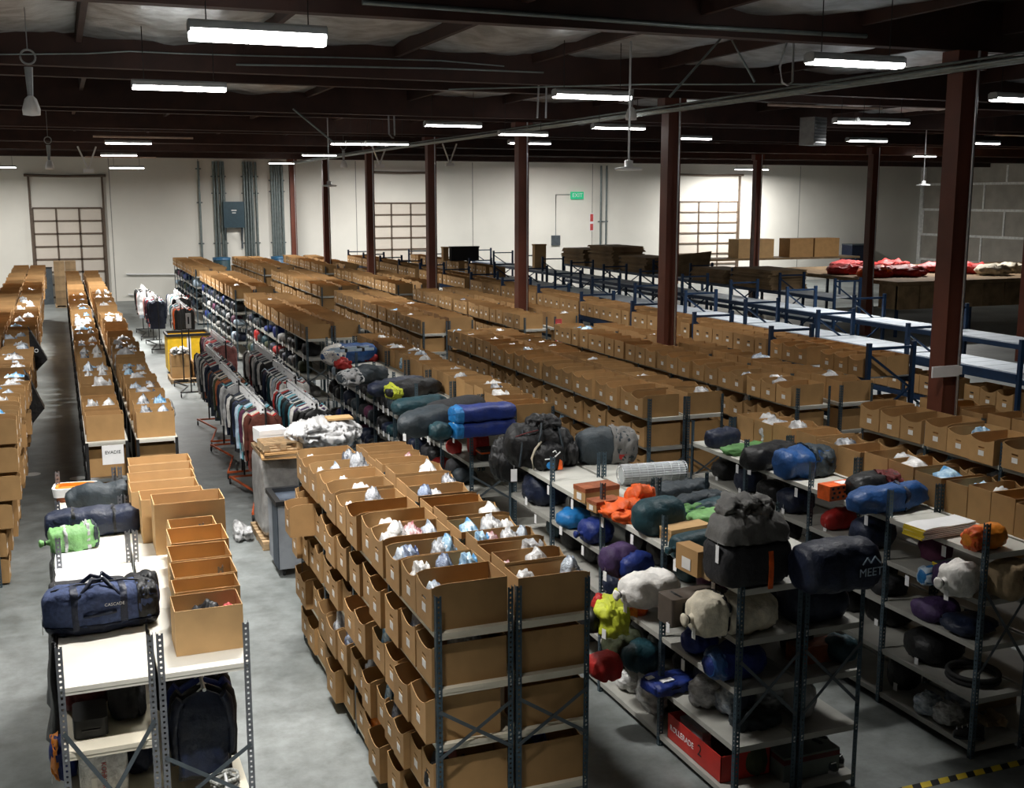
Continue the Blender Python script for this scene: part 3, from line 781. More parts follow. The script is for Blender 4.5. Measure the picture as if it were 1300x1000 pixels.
def build_cartons(nmax=300):
    kinds = {True: [], False: []}
    for c in CARTONS: kinds[c['scoop']].append(c)
    far = MB()
    for sc, lst in kinds.items():
        lst.sort(key=lambda c: c['dist'])
        lim = nmax if sc else 160
        for i, c in enumerate(lst):
            if i < lim:
                o = put('storage_carton' if sc else 'shipping_carton', carton_mesh(c['w'], c['d'], round(c['h'], 2), sc, c['m']), None, (c['x'], c['y'], c['z']), (0 if c['face'] < 0 else pi) + c['rz'])
                tag(o, c['lab'], 'carton', c['group'])
                if sc and c['dist'] < 32: put('label', LABM, o, (0, .0, c['h']*.27))
            else:
                M = Matrix.Translation((c['x'], c['y'], c['z'])) @ Matrix.Rotation((0 if c['face'] < 0 else pi)+c['rz'], 4, 'Z')
                far.merge(carton_mb(c['w'], c['d'], c['h'], sc, True), M)
    o = far.build('storage_carton_stock', [CARD_FAR, LABELW, BLACK_M])
    tag(o, 'the hundreds of smaller brown cartons filling the distant shelving', 'cartons', kind='stuff')
    print('CARTONS scoop', len(kinds[True]), 'plain', len(kinds[False]), 'far verts', len(far.v))
c = min((c for c in CARTONS if c['scoop'] and 2.4 < c['x'] < 2.7 and abs(c['z']-1.641) < .01), key=lambda c: abs(c['y']-12.9)); c['x'] = 2.27; c['lab'] = 'kraft carton pulled far out of the aisle face of the front row'
build_cartons()

# black wire shelf units under the second line of cartons
for i in range(4):
    y0 = 19.2 + i*9.70
    rack(.2, y0, 7, f'black steel shelf run under the dark aisle cartons, {nth(i)} from the camera', w=.66, levels=(1.6, 1.0, .2), decks=[DECK_G, GREY_M, GREY_M], post='K', braces=(), bolts=False, name='black_shelf_rack')
    rack(.98, y0, 7, f'black steel shelf run under the clothing aisle cartons, {nth(i)} from the camera', w=.66, levels=(1.6, 1.0, .2), decks=[DECK_W, GREY_M, GREY_M], post='K', braces=(), bolts=False, name='black_shelf_rack')
sg = thing('paper_sign', 'white printed sheet hanging from the near end of the black shelves', 'sign', (0, 0, 0))
a, b_ = at(129, 566, y=19.05), at(158, 588, y=19.05)
cx, cz = (a.x+b_.x)/2, (a.z+b_.z)/2
MB().box(a.x-cx, b_.x-cx, 0, .006, b_.z-cz, a.z-cz).build('sheet', PAPER, sg); sg.location = (cx, 19.05, cz)
INK = mat('black_ink', (.02, .02, .02), .7)
put('lettering', text_mesh('EVADIE', .075), sg, (0, -.002, .04), rot=(pi/2, 0, 0)).data.materials.append(INK)

# ---------------------------------------------------------------- bagged goods in the open cartons
def bag_mesh(seed, w, d, h, peaks=1):
    rr = random.Random(seed); mb = soft(w, d, h, n=2.3, e=2.6, seg=20, ring=22, wr=.030, freq=13, seed=seed, flat=.95)
    P = [((rr.random()-.5)*w*.6, (rr.random()-.5)*d*.5, .03+.07*rr.random(), .2+.2*rr.random()) for _ in range(peaks)]
    vs = []
    for (x, y, z) in mb.v:
        u = max(0, z/h-.45)
        for (px, py, ph, pw) in P:
            q = math.hypot((x-px)/(w*pw*1.5), (y-py)/(d*pw*1.5)); z += ph*u*max(0, 1-q)**1.2
        z += u*.05*noise.noise(Vector((x*22, y*22, seed)))+u*.05*(.3-abs(noise.noise(Vector((x*14+seed, y*14, 1)))))
        vs.append((x+.02*u*noise.noise(Vector((x*20, z*20, seed+9))), y, z))
    mb.v = vs; return mb
BAGM = [bag_mesh(s_+3, .22, .20, .345, (0, 2, 1, 3, 2, 1)[s_]).mesh('plastic_bag', PB[0]) for s_ in range(6)]
BAGK = {}
def bag(x, y, z, sx, sy, h, mi, k, lab, group, rz=0.):
    key = (k, mi)
    if key not in BAGK:
        me = BAGM[k].copy(); me.materials.clear(); me.materials.append(PB[mi]); BAGK[key] = me
    o = put('plastic_bag', BAGK[key], None, (x, y, z), rz, None, (sx, sy, h/.36))
    return tag(o, lab, 'plastic bag', group)
PBN = ('clear', 'pale blue', 'smoky grey', 'sky blue', 'milky white', 'dark', 'pinkish', 'navy')
r = random.Random(99); nb_ = 0
for c, q in BAGSPOTS:
    if c['y'] > 44 or nb_ > 230: continue
    if c['y'] > 30 and r.random() < .5: continue
    n = 1 if c['scoop'] else (1 if r.random() < .45 else 2)
    for k in range(n):
        f = (.3+.5*r.random()) if n == 1 else (.28+.45*k)
        x = c['x'] + (c['d']*f if c['face'] < 0 else -c['d']*f)
        mi = r.choice((0, 0, 1, 4, 4, 2, 3, 0))
        what = c['lab'].split(', ', 1)[1].replace('bagged stock, ', '')
        wh = what.replace(' from near end', '')
        bag(x, c['y']+(r.random()-.5)*.04, c['z']+.008, (1.2+.7*r.random() if c['scoop'] else 1.7+.5*r.random()) if n == 1 else 1.08, min(1.5, (c['w']-.09)/.22), c['h']*((.86 if c['scoop'] and c['x'] > 0 else .96)+.16*r.random()), mi, r.randrange(6),
            f'{PBN[mi]} plastic bag {"" if k == 0 else "also "}in carton, {wh}', 'plastic bags in cartons', 0 if c['scoop'] else 0)
        nb_ += 1
print('bags', nb_)
# ---------------------------------------------------------------- gear on the shelves
def span(u0, v0, u1, v1, z, W):
    a, b = at(u0, v0, z=z), at(u1, v1, z=z)
    rz = math.atan2(b.y-a.y, b.x-a.x); c = (a+b)/2
    return Vector((c.x-math.sin(rz)*W/2, c.y+math.cos(rz)*W/2, z+.002)), (b-a).length, rz
SEED = [0]
PLACED = []
POSTS = [(x, 8.15+i*BAY, 0) for x in (5.36, 6.05, 8.10, 8.79) for i in range(5)] + [(5.42, 15.42+i*BAY, 0) for i in range(8)] + [(6.105, 15.42+i*BAY, 0) for i in range(8)]
def clear_posts(x, y, hx, hy):
    def hit(yy):
        for (px_, py, _) in POSTS:
            if px_ < 5.4 or px_ > 8 or True:
                for q0, q1 in ((px_, px_+.05), (px_+.605, px_+.655)):
                    if x-hx < q1 and x+hx > q0 and yy-hy < py+.052 and yy+hy > py-.002: return True
        return False
    if not hit(y): return y
    for k in range(1, 40):
        for s in (1, -1):
            if not hit(y+s*k*.01): return y+s*k*.01
    return y
def softie(name, lab, cat, loc, L, W, H, m, rz=0., n=2.5, e=4., wr=.014, straps=(), sm='black', neck=0, tagm=0, group=None, cap=None, freq=7., flat=.9, bodyname='body', seg=22, ring=20, **kw):
    SEED[0] += 1
    if wr > .01 and e < 6.5: wr *= 1.55
    hx = L/2*abs(math.cos(rz))+W/2*abs(math.sin(rz)); hy = W/2*abs(math.cos(rz))+L/2*abs(math.sin(rz))
    if 5 < loc[0] < 10 and 8 < loc[1] < 26: loc = (loc[0], clear_posts(loc[0], loc[1], hx*.96, hy*.94), loc[2])
    PLACED.append((loc[0]-hx, loc[0]+hx, loc[1]-hy, loc[1]+hy, loc[2], loc[2]+H))
    o = thing(name, lab, cat, loc, rz, group)
    M_ = FB[m] if isinstance(m, str) else m
    soft(L, W, H, n, e, wr=wr, seed=SEED[0], flat=flat, freq=freq, seg=seg, ring=ring, **kw).build(bodyname, M_, o)
    for t in straps: soft(L, W, H, n, e, seg=3, ring=36, t0=t-.016/L, t1=t+.016/L, grow=1.035, caps=False, flat=flat, wr=wr, freq=freq, seed=SEED[0], **kw).build('strap', FB[sm], o)
    if neck:
        s = neck; b = MB(); b.lathe([(.16*H, 0), (.10*H, .03), (.07*H, .06), (.16*H, .10), (.10*H, .115), (.02, .115)], 12, axis='x')
        b.v = [(s*(L/2-.02+p[0]), p[1], p[2]+H*.42) for p in b.v]
        if s < 0: b.f = [f[::-1] for f in b.f]
        nk = b.build('gathered_neck', M_, o)
        b = MB(); b.lathe([(.085*H, .052), (.10*H, .058), (.10*H, .066), (.085*H, .072)], 12, axis='x'); b.v = [(s*(L/2-.02+p[0]), p[1], p[2]+H*.42) for p in b.v]
        b.build('drawcord', FB['black'], nk)
    if cap:
        soft(L, W, H, n, e, seg=26, ring=40, t0=cap[0], t1=cap[1], grow=1.055, wr=wr, freq=freq, seed=SEED[0], caps=False, flat=flat, **kw).build('end_panel', FB[cap[2]], o)
    if tagm: tag_mb((-L/2*.97 if tagm < 0 else L/2*.97, -.03, H*.35), face='x' if abs(tagm) == 1 else 'y').build('tag', TAGW, o)
    return o
def px(name, lab, cat, u0, v0, u1, v1, H, W, m, z=2.11, Lx=0, **k):
    c, L, rz = span(u0, v0, u1, v1, z, W)
    return softie(name, lab, cat, c, L+Lx, W, H, m, rz, **k)

def pbox(name, lab, cat, u0, v0, u1, v1, W, H, m, z=2.11, lid=None, mark=None, group=None, extra=None):
    c, L, rz = span(u0, v0, u1, v1, z, W); o = thing(name, lab, cat, c, rz, group)
    b = MB(); b.box(-L/2, L/2, -W/2, W/2, 0, H); b.build('body', m, o)
    if lid: MB().box(-L/2-.004, L/2+.004, -W/2-.004, W/2+.004, H*.72, H+.004).build('lid', lid, o)
    if mark: MB().box(-L/2-.006, -L/2-.0045, -W*.2, W*.2, H*.15, H*.6).build('label', mark, o)
    return o

# ---- white-decked shelving
c, L, rz = span(56, 815, 206, 794, 2.11, .36)
o = thing('duffel_bag', 'large blue duffel bag with dark base and handles on the white deck', 'duffel bag', c, rz)
H, W = .36, .36
soft(L, W, H, 3.2, 5, wr=.022, freq=5, seed=4, flat=.95).build('body', FB['denim'], o)
b = soft(L, W, H, 3.2, 5, wr=.022, freq=5, seed=4, grow=1.03, flat=.95); b.v = [(x, y, min(z, .085)) for x, y, z in b.v]; b.build('base_panel', FB['navy'], o)
for t in (.27, .68): soft(L, W, H, 3.2, 5, seg=3, ring=40, t0=t-.025/L, t1=t+.025/L, grow=1.04, caps=False, wr=.022, freq=5, seed=4, flat=.95).build('strap', FB['navy'], o)
for sy in (-1, 1):
    b = MB(); xa, xb = (.27-.5)*L, (.68-.5)*L
    pts = [(xa, sy*W*.47, .12), (xa+.03, sy*W*.40, .30), (xa+.14, sy*.07, H+.05), (0, sy*.035, H+.035), (xb-.14, sy*.07, H+.06), (xb-.03, sy*W*.40, .30), (xb, sy*W*.47, .12)]
    b.tube(pts, .017, 8); b.build('handle', FB['navy'], o)
soft(L, W, H, 3.2, 5, seg=26, ring=40, t0=.80, t1=.985, grow=1.035, caps=False, wr=.022, freq=5, seed=4, flat=.95).build('end_panel', FB['black'], o)
b = MB(); b.tube([(-.14, -W/2-.008, .16), (-.10, -W/2-.03, .165), (.06, -W/2-.03, .175), (.10, -W/2-.008, .175)], .014, 8); b.build('grab_handle', FB['navy'], o)
b = MB(); b.tube([(-L*.42, 0, H*.93), (-L*.2, 0, H+.006), (L*.2, 0, H+.008), (L*.42, 0, H*.93)], .007, 6); b.build('zipper', BLACK_M, o)
put('printed_name', text_mesh('CASCADE', .034, .001), o, (.09, -W/2-.013, .235), rot=(pi/2-.12, 0, 0)).data.materials.append(PAPER)
tag_mb((-L/2-.005, -.02, .17), .13, .06, .03).build('tag', TAGW, o)
px('equipment_bag', 'black bag squeezed behind the blue duffel at the tall cartons', 'bag', 160, 782, 205, 776, .33, .30, 'black', n=3)
px('foam_roll', 'dark grey roll lying behind the blue duffel', 'roll', 62, 768, 160, 757, .17, .18, 'char', e=8, wr=.004, straps=(.5,), sm='lgrey')
a, b_ = at(70, 748, z=2.11), at(163, 693, z=2.11)
o = thing('white_board', 'white board lying flat on the middle of the white-decked shelving', 'board', (a.x, a.y, 2.112))
MB().box(.0, .56, 0, b_.y-a.y, 0, .018).build('panel', PAPER, o); MB().box(-.004, .564, -.004, .006, 0, .021).box(-.004, .564, b_.y-a.y-.006, b_.y-a.y+.004, 0, .021).build('edge_strip', DECK_W, o)
px('stuff_sack', 'bright green stuff sack with tag lying on the white deck', 'stuff sack', 66, 707, 128, 698, .26, .24, 'green', e=6, wr=.018, straps=(.3, .78), sm='lgrey', neck=-1, tagm=-1, cap=(.9, .985, 'slate'))
px('sleeping_bag', 'long navy rolled sleeping bag with two straps on the white deck', 'sleeping bag', 58, 690, 180, 677, .30, .29, 'navy', e=7, wr=.02, straps=(.30, .72), pleat=.6)
px('stuff_sack', 'slate grey slumped sack behind the long navy roll', 'stuff sack', 84, 655, 172, 646, .30, .32, 'slate', e=2.4, wr=.03)
c, L, rz = span(66, 640, 124, 636, 2.11, .34)
o = thing('plastic_tray', 'white tray with orange liner on the far end of the white deck', 'tray', (c.x, c.y, c.z), rz)
def rr_ring(L, W, r, n=6):
    P = []
    for (cx, cy, a0) in ((L/2-r, W/2-r, 0), (-L/2+r, W/2-r, 90), (-L/2+r, -W/2+r, 180), (L/2-r, -W/2+r, 270)):
        for k in range(n+1): a_ = math.radians(a0+90*k/n); P.append((cx+r*math.cos(a_), cy+r*math.sin(a_)))
    return P
def tray_mb(L, W, z0, z1, rim, inn):
    b = MB(); A, B_, Cc = rr_ring(L*.94, W*.92, .05), rr_ring(L, W, .07), rr_ring(L-2*rim, W-2*rim, .05); n = len(A)
    vs = [(x, y, z0) for x, y in A]+[(x, y, z1) for x, y in B_]+[(x, y, z1) for x, y in Cc]+[(x*.97, y*.97, z0+inn) for x, y in Cc]
    fs = [(i, (i+1) % n, n+(i+1) % n, n+i) for i in range(n)]+[(n+i, n+(i+1) % n, 2*n+(i+1) % n, 2*n+i) for i in range(n)]+[(2*n+i, 2*n+(i+1) % n, 3*n+(i+1) % n, 3*n+i) for i in range(n)]
    fs += [tuple(range(n))[::-1], tuple(range(3*n, 4*n))]
    return b.add(vs, fs)
tray_mb(L, .34, .06, .16, .03, .05).build('tub', WHITE_P, o); tray_mb(L-.07, .27, .11, .163, .03, .02).build('liner', FB['amber'], o); tray_mb(L*.86, .28, 0, .07, .03, .05).build('base', FB['rust'], o)
p = at(140, 620, z=2.11)
o = thing('helmet', 'black round helmet at the far end of the white deck', 'helmet', (p.x, 13.5, 2.112)); soft(.25, .21, .19, 2, 2, wr=.003, flat=.7).build('shell', FB['black'], o); MB().tube([(-.13, -.05, .03), (-.10, -.11, .02), (.0, -.115, .02), (.11, -.07, .02)], .012, 6).build('rim', FB['rust'], o)
# black drape hung over the aisle edge
def drape(name, lab, x, y0, y1, z0, z1, m, seed, th=.05, rows=14, cols=18, amp=.04):
    b = MB(); vs = []
    for s in (0, 1):
        for i in range(rows+1):
            for j in range(cols+1):
                t, w = i/rows, j/cols
                y = y0+(y1-y0)*w; z = z1+(z0-z1)*t*(1-.16*abs(math.sin(w*5+seed)))
                d = amp*t*math.sin(w*22+seed)+.03*noise.noise(Vector((y*4, z*3, seed)))
                vs.append((x-(.02+th*t)*(1-s)*1.0 + s*.01 + d, y+.03*noise.noise(Vector((z*3, y*3, seed))), z))
    k = (rows+1)*(cols+1)
    q = lambda s, i, j: s*k+i*(cols+1)+j
    for s in (0, 1):
        for i in range(rows):
            for j in range(cols): pass
    fs = [(q(0,i,j), q(0,i+1,j), q(0,i+1,j+1), q(0,i,j+1)) for i in range(rows) for j in range(cols)]+[(q(1,i,j), q(1,i,j+1), q(1,i+1,j+1), q(1,i+1,j)) for i in range(rows) for j in range(cols)]
    for i in range(rows): fs += [(q(0,i,0), q(1,i,0), q(1,i+1,0), q(0,i+1,0)), (q(0,i,cols), q(0,i+1,cols), q(1,i+1,cols), q(1,i,cols))]
    for j in range(cols): fs += [(q(0,0,j), q(0,0,j+1), q(1,0,j+1), q(1,0,j)), (q(0,rows,j), q(1,rows,j), q(1,rows,j+1), q(0,rows,j+1))]
    b.add(vs, fs, 0, True)
    o = thing(name, lab, 'cover', (0, 0, 0)); b.build('cloth', FB[m], o); b2 = MB(); b2.tube([(x-.005, y0, z1), (x-.005, y1, z1)], .014, 6); b2.build('top_seam', FB[m], o); return o
drape('hanging_cover', 'black cover hanging over the dark aisle edge of the white-decked shelving', -.225, 9.0, 11.4, 1.15, 2.13, 'black', 2)
# lower decks of the white-decked shelving
def mbox(name, lab, cat, x0, x1, y0, y1, z, h, m, bev=.02, extra=None):
    o = thing(name, lab, cat, ((x0+x1)/2, (y0+y1)/2, z)); w, d = (x1-x0)/2, (y1-y0)/2
    b = MB(); P = rr_ring(2*w, 2*d, bev, 3); b.prism(P, 0, h, 'z'); b.build('body', m, o); return o
o = mbox('hard_case', 'black hard case under the top white deck', 'case', -.12, .12, 8.35, 8.7, 1.622, .14, BLACK_M, .04); MB().tube([(-.06, -.19, .07), (-.05, -.215, .08), (.05, -.215, .08), (.06, -.19, .07)], .008, 6).build('handle', BLACK_M, o)
softie('folded_jacket', 'maroon folded jacket behind the black hard case', 'jacket', (-.02, 8.95, 1.622), .34, .34, .22, 'maroon', e=3, wr=.03)
softie('folded_jacket', 'red folded jacket at the aisle end under the white deck', 'jacket', (-.08, 9.35, 1.622), .22, .30, .20, 'red', e=3, wr=.03)
softie('stuff_sack', 'dark sack beside the maroon folded jacket', 'stuff sack', (.27, 8.75, 1.622), .28, .5, .26, 'char', e=3, wr=.02)
softie('stuff_sack', 'blue and yellow sack poking from the second deck on the dark aisle', 'stuff sack', (-.2, 8.75, 1.18), .2, .30, .34, 'royal', e=3, wr=.03, cap=(.1, .3, 'amber'), tagm=-1)
o = mbox('wrapped_box', 'cardboard box in crinkled clear wrap with red printing behind the cross brace', 'box', -.10, .24, 8.33, 8.62, 1.175, .32, PB[4], .03)
put('lettering', text_mesh('KOHKUR', .05, .001), o, (-.0, -.147, .15), rot=(pi/2, pi/2, 0)).data.materials.append(FB['coral'])
MB().box(-.09, -.05, -.149, -.146, .01, .14).build('label', LABELW, o)
softie('stuff_sack', 'navy sack beside the clear-wrapped box', 'stuff sack', (.33, 8.7, 1.175), .2, .4, .24, 'navy', e=3)
# garments under the plain tall cartons
rail = thing('garment_rail', 'thin steel garment rail under the tall carton deck', 'rail', (.8, 8.3, 1.9)); MB().tube([(0, -.05, 0), (0, 5.2, 0)], .014, 8).build('tube', CHROME, rail)
# ---------------------------------------------------------------- garments
def garment_mb(seed, wid=.46, ln=.72, th=.09, sleeve=.42, long=True):
    """a shirt or jacket hanging from a hanger: plane across x, thickness along y, top at z = 0"""
    rr = random.Random(seed); b = MB(); rows = 24; ring = 18; vs = []
    for i in range(rows+1):
        t = i/rows; z = -ln*t
        if t < .10: hw = .06+(wid/2-.06)*(t/.10)**.7
        else: hw = wid/2*(1+.05*math.sin(t*5+seed))
        for k in range(ring):
            a = 2*pi*k/ring
            x = hw*spw(math.cos(a), .8); y = th/2*(.45+.75*min(1, t*3))*spw(math.sin(a), .9)
            f = .018*t*math.sin(x*38+seed*2)+.014*noise.noise(Vector((x*6, z*4, seed)))
            vs.append((x, y+f, z - (.035*(abs(x)/(wid/2))**1.5 if t < .10 else 0)))
    fs = [(i*ring+k, (i+1)*ring+k, (i+1)*ring+(k+1) % ring, i*ring+(k+1) % ring) for i in range(rows) for k in range(ring)]
    b.add(vs, fs, 0, True); b.add(vs[:ring], [tuple(range(ring))], 0); b.add(vs[-ring:], [tuple(range(ring))[::-1]], 0)
    return b
def sleeve_mb(seed, s, wid, ln):
    b = MB(); x0 = s*wid*.47
    b.tube([(x0*.86, 0, -.05), (x0*1.02, .0, -.10), (x0*1.12, .01, -.22), (x0*1.13, .015, -ln*.55), (x0*1.10, .02, -ln*.82)], [.045, .056, .052, .045, .038], 10)
    return b
def hanger_mb():
    b = MB(); b.tube([(-.19, 0, -.10), (-.03, 0, .0), (.0, 0, .02), (.03, 0, .0), (.19, 0, -.10)], .008, 6)
    b.tube([(0, 0, .02), (.012, 0, .09), (.030, 0, .115), (.028, 0, .145), (.0, 0, .165), (-.028, 0, .145)], .005, 6); return b
GM = [garment_mb(i, .50+.04*(i % 3), (.66, .76, .86, 1.02)[i % 4]) for i in range(8)]
HM = hanger_mb().mesh('hanger', WHITE_P)
STM = MB().box(-.05, .05, -.014, .014, .0, .095).box(-.014, .014, -.016, -.014, .035, .07, 1).mesh('size_tag', [TAGW, BLACK_M])
GC = {}
def garment(x, y, z, rz, k, m, lab, group, sl=True, trim=None, tagon=True):
    o = thing('hanging_garment', lab, 'garment', (x, y, z), rz, group)
    def me(kind, mk):
        key = (kind, k, m)
        if key not in GC: GC[key] = mk().mesh('body' if kind == 'body' else 'sleeve', FB[m])
        return GC[key]
    put('body', me('body', lambda: GM[k]), o)
    if sl:
        for s in (-1, 1): put('sleeve', me('sl%d' % s, lambda: sleeve_mb(k, s, .50+.04*(k % 3), (.66, .76, .86, 1.02)[k % 4])), o)
    hg = put('hanger', HM, o)
    if tagon: put('size_tag', STM, hg, (0, 0, .02))
    return o
def zrack(x, y0, y1, h, lab, basem, up=BLACK_M):
    o = thing('rolling_rack', lab, 'rolling clothes rack', (x, (y0+y1)/2, 0)); l = (y1-y0)/2
    for s in (-1, 1):
        y = s*l
        bb_ = MB().bar((-.30, y, .14), (.30, y, .14), .035, .035).build('base_bar', basem, o)
        b = MB(); b.tube([(0, y, .14), (0, y, h)], .018, 8); b.build('upright', up, o)
        for sx in (-1, 1):
            w = MB(); w.lathe([(.02, -.016), (.055, -.014), (.055, .014), (.02, .016)], 14, (sx*.28, y, .057), axis='x'); w.build('caster', RUBBER, bb_)
    b = MB(); b.bar((-.28, -l, .15), (.0, 0, .15), .035, .03).bar((.0, 0, .15), (-.28, l, .15), .035, .03); b.build('base_brace', basem, o)
    MB().tube([(0, -l, h), (0, l, h)], .016, 8).build('top_rail', CHROME, o)
    return o
CL = {'char': 'charcoal', 'lgrey': 'light grey', 'aqua': 'aqua'}
def fill_rack(x, y0, y1, z, seq, lab, grp, seed, step=None, tw=.0):
    r = random.Random(seed); n = len(seq)
    for i, m in enumerate(seq):
        y = y0 + (y1-y0)*(i+.5)/n
        nm = CL.get(m, m)
        garment(x+(r.random()-.5)*.05, y, z-.115, (r.random()-.5)*.05-.2, r.randrange(8), m, f'{nm} garment, {nth(i)} from near end of {lab}', grp)
A_SEQ = ['brown', 'brown', 'red', 'cream', 'lgrey', 'black', 'plum', 'olive', 'lgrey', 'char', 'aqua', 'ice', 'teal', 'slate', 'navy', 'denim', 'char', 'black', 'lgrey', 'slate', 'white', 'slate', 'black', 'navy']
def line(x, ya, yb, seq, lab, seed, basem=ORANGE_B):
    zrack(x, ya, yb, 1.97, 'rolling rack ' + lab[0], basem)
    fill_rack(x, ya+.13, yb-.13, 1.95, seq, lab[1], 'clothes on ' + lab[1], seed)
line(3.10, 19.3, 22.1, A_SEQ, ('with the red-brown jackets at its near end', 'the rack headed by red-brown jackets'), 1)
line(4.0, 19.4, 22.2, ['black', 'black', 'lgrey', 'purple', 'lgrey', 'white', 'plum', 'aqua', 'char', 'black', 'white', 'teal', 'navy', 'ice', 'black', 'lgrey', 'aqua', 'white', 'char', 'ice', 'black', 'red', 'lgrey', 'white'], ('with black jackets at its near end beside the gear shelves', 'the rack headed by black jackets'), 2)
line(3.12, 22.5, 25.2, ['lgrey', 'navy', 'white', 'slate', 'aqua', 'navy', 'black', 'rust', 'rust', 'black', 'rust', 'olive', 'lgrey', 'tan', 'white', 'char', 'slate', 'cream', 'navy', 'black', 'rust', 'slate'], ('of grey and orange clothes behind the red-brown jackets', 'the rack of grey and orange clothes'), 3)
line(4.25, 22.6, 25.2, ['white', 'navy', 'red', 'white', 'black', 'lgrey', 'ice', 'black', 'white', 'teal', 'slate', 'white', 'black', 'lgrey', 'navy', 'white', 'plum', 'black', 'ice', 'char'], ('of mixed clothes behind the black jackets', 'the rack of mixed clothes'), 5)
line(3.18, 25.6, 28.3, ['navy', 'white', 'black', 'coral', 'rust', 'lgrey', 'black', 'plum', 'navy', 'white', 'olive', 'slate', 'black', 'white', 'navy', 'black', 'red', 'char', 'white', 'navy'], ('of dark and coral clothes, third of the aisle line', 'the rack of dark and coral clothes'), 9)
line(4.35, 25.6, 28.2, ['black', 'white', 'navy', 'slate', 'lgrey', 'black', 'white', 'navy', 'teal', 'white', 'black', 'red', 'white', 'slate', 'navy', 'white', 'black', 'lgrey'], ('of dark and white clothes, third against the shelves', 'the rack of dark and white clothes'), 10)
line(3.72, 28.9, 31.6, ['pink', 'navy', 'white', 'navy', 'lgrey', 'purple', 'navy', 'white', 'char', 'coral', 'coral', 'pink', 'white', 'black', 'lgrey', 'plum', 'black', 'navy', 'coral', 'black'], ('with a pink and white garment facing its near end', 'the rack with the pink garment'), 4)
# empty rack, yellow bin, pallet with cartons
zrack(3.2, 32.5, 34.5, 2.45, 'empty tall black rolling rack in front of the yellow bin', BLACK_M)
o = thing('paper_tag', 'white card hanging on the tall empty rack before the yellow bin', 'card', (3.2, 32.44, 2.35)); MB().box(-.07, .07, -.004, .004, -.42, 0).build('card', PAPER, o); MB().box(-.02, .02, -.006, -.004, -.3, -.1).build('print', BLACK_M, o)
o = thing('collection_bin', 'yellow fabric bin with black rim in the clothing aisle', 'bin', (3.60, 37.2, 0)); YB_ = mat('bin_yellow', (.80, .50, .02), .5)
b = MB()
for (x0, x1, y0, y1) in ((-.64, .64, -.55, -.53), (-.64, .64, .53, .55), (-.64, -.62, -.53, .53), (.62, .64, -.53, .53)): b.box(x0, x1, y0, y1, .14, 1.28)
b.build('sides', YB_, o); MB().box(-.62, .62, -.53, .53, .14, .17).build('base', BLACK_M, o)
b = MB()
for (x0, x1, y0, y1) in ((-.67, .67, -.58, -.52), (-.67, .67, .52, .58), (-.67, -.61, -.52, .52), (.61, .67, -.52, .52)): b.box(x0, x1, y0, y1, 1.22, 1.30)
b.build('rim', BLACK_M, o); MB().box(-.06, .06, -.556, -.551, .14, 1.22).build('centre_strap', WHITE_P, o)
for sx in (-1, 1):
    for sy in (-1, 1): MB().lathe([(.02, -.02), (.07, -.018), (.07, .018), (.02, .02)], 12, (sx*.55, sy*.42, .07), axis='x').build('caster', RUBBER, o)
def pallet(lab, x, y, rz=0., w=1.1, d=1.2):
    o = thing('wooden_pallet', lab, 'pallet', (x, y, 0), rz)
    for k in range(7): MB().box(-w/2, w/2, -d/2+k*d/7+.02, -d/2+(k+1)*d/7-.03, .115, .137).build('top_board', WOODP, o)
    for k in (-1, 0, 1): MB().box(k*(w/2-.05)-.045, k*(w/2-.05)+.045, -d/2, d/2, .02, .115).build('stringer', WOODP, o)
    for k in (-1, 0, 1): MB().box(-w/2, w/2, k*(d/2-.06)-.05, k*(d/2-.06)+.05, 0, .02).build('bottom_board', WOODP, o)
    return o
pallet('wooden pallet with two cartons in front of the yellow bin', 3.42, 35.6)
def cbox(lab, x, y, z, w, d, h, m=CARD, rz=0., group=None, name='closed_carton'):
    o = thing(name, lab, 'carton', (x, y, z), rz, group)
    MB().box(-w/2, w/2, -d/2, d/2, 0, h).build('body', m, o); MB().box(-w/2-.001, w/2+.001, -.03, .03, h-.08, h+.0015).build('tape', mat('packing_tape', (.42, .30, .16), .35), o); return o
for i, (x, z) in enumerate(((3.2, .14), (3.2, .50))): cbox(f'{("lower", "upper")[i]} brown carton stacked on the pallet before the yellow bin', x, 35.5, z, .56, .7, .35)
cbox('brown carton on the pallet beside the two stacked ones', 3.72, 35.6, .14, .36, .6, .45)
px2 = softie('plastic_wrap', 'loose clear plastic over the cartons on the pallet', 'plastic wrap', (3.2, 35.5, .855), .56, .6, .14, PB[4], e=2.5, wr=.05)
# far clothes group
line(3.75, 39.2, 41.7, ['black', 'orange', 'orange', 'olive', 'black', 'pink', 'white', 'pink', 'navy', 'slate', 'white', 'aqua', 'white', 'black', 'navy', 'white'], ('of orange and dark clothes on a red base beyond the bin', 'the far rack of orange clothes'), 6)
line(3.15, 42.3, 45.2, ['navy', 'navy', 'navy', 'black', 'ice', 'ice', 'black', 'red', 'plum', 'white', 'ice', 'black', 'white', 'black', 'navy', 'pink', 'ice', 'black'], ('of navy and pale blue clothes near the end wall', 'the far rack of navy clothes'), 7, BLACK_M)
line(3.05, 46.3, 49.2, ['lgrey', 'pink', 'ice', 'white', 'pink', 'lgrey', 'black', 'black', 'char', 'white', 'black', 'slate', 'black', 'white'], ('of black and lilac clothes, nearest the end wall', 'the farthest clothes rack'), 8, BLACK_M)
line(4.1, 43.5, 46.2, ['black', 'white', 'pink', 'white', 'aqua', 'black', 'white', 'slate', 'black', 'white', 'lgrey', 'navy'], ('of white and black clothes beside the far navy rack', 'the far rack of white clothes'), 12, BLACK_M)
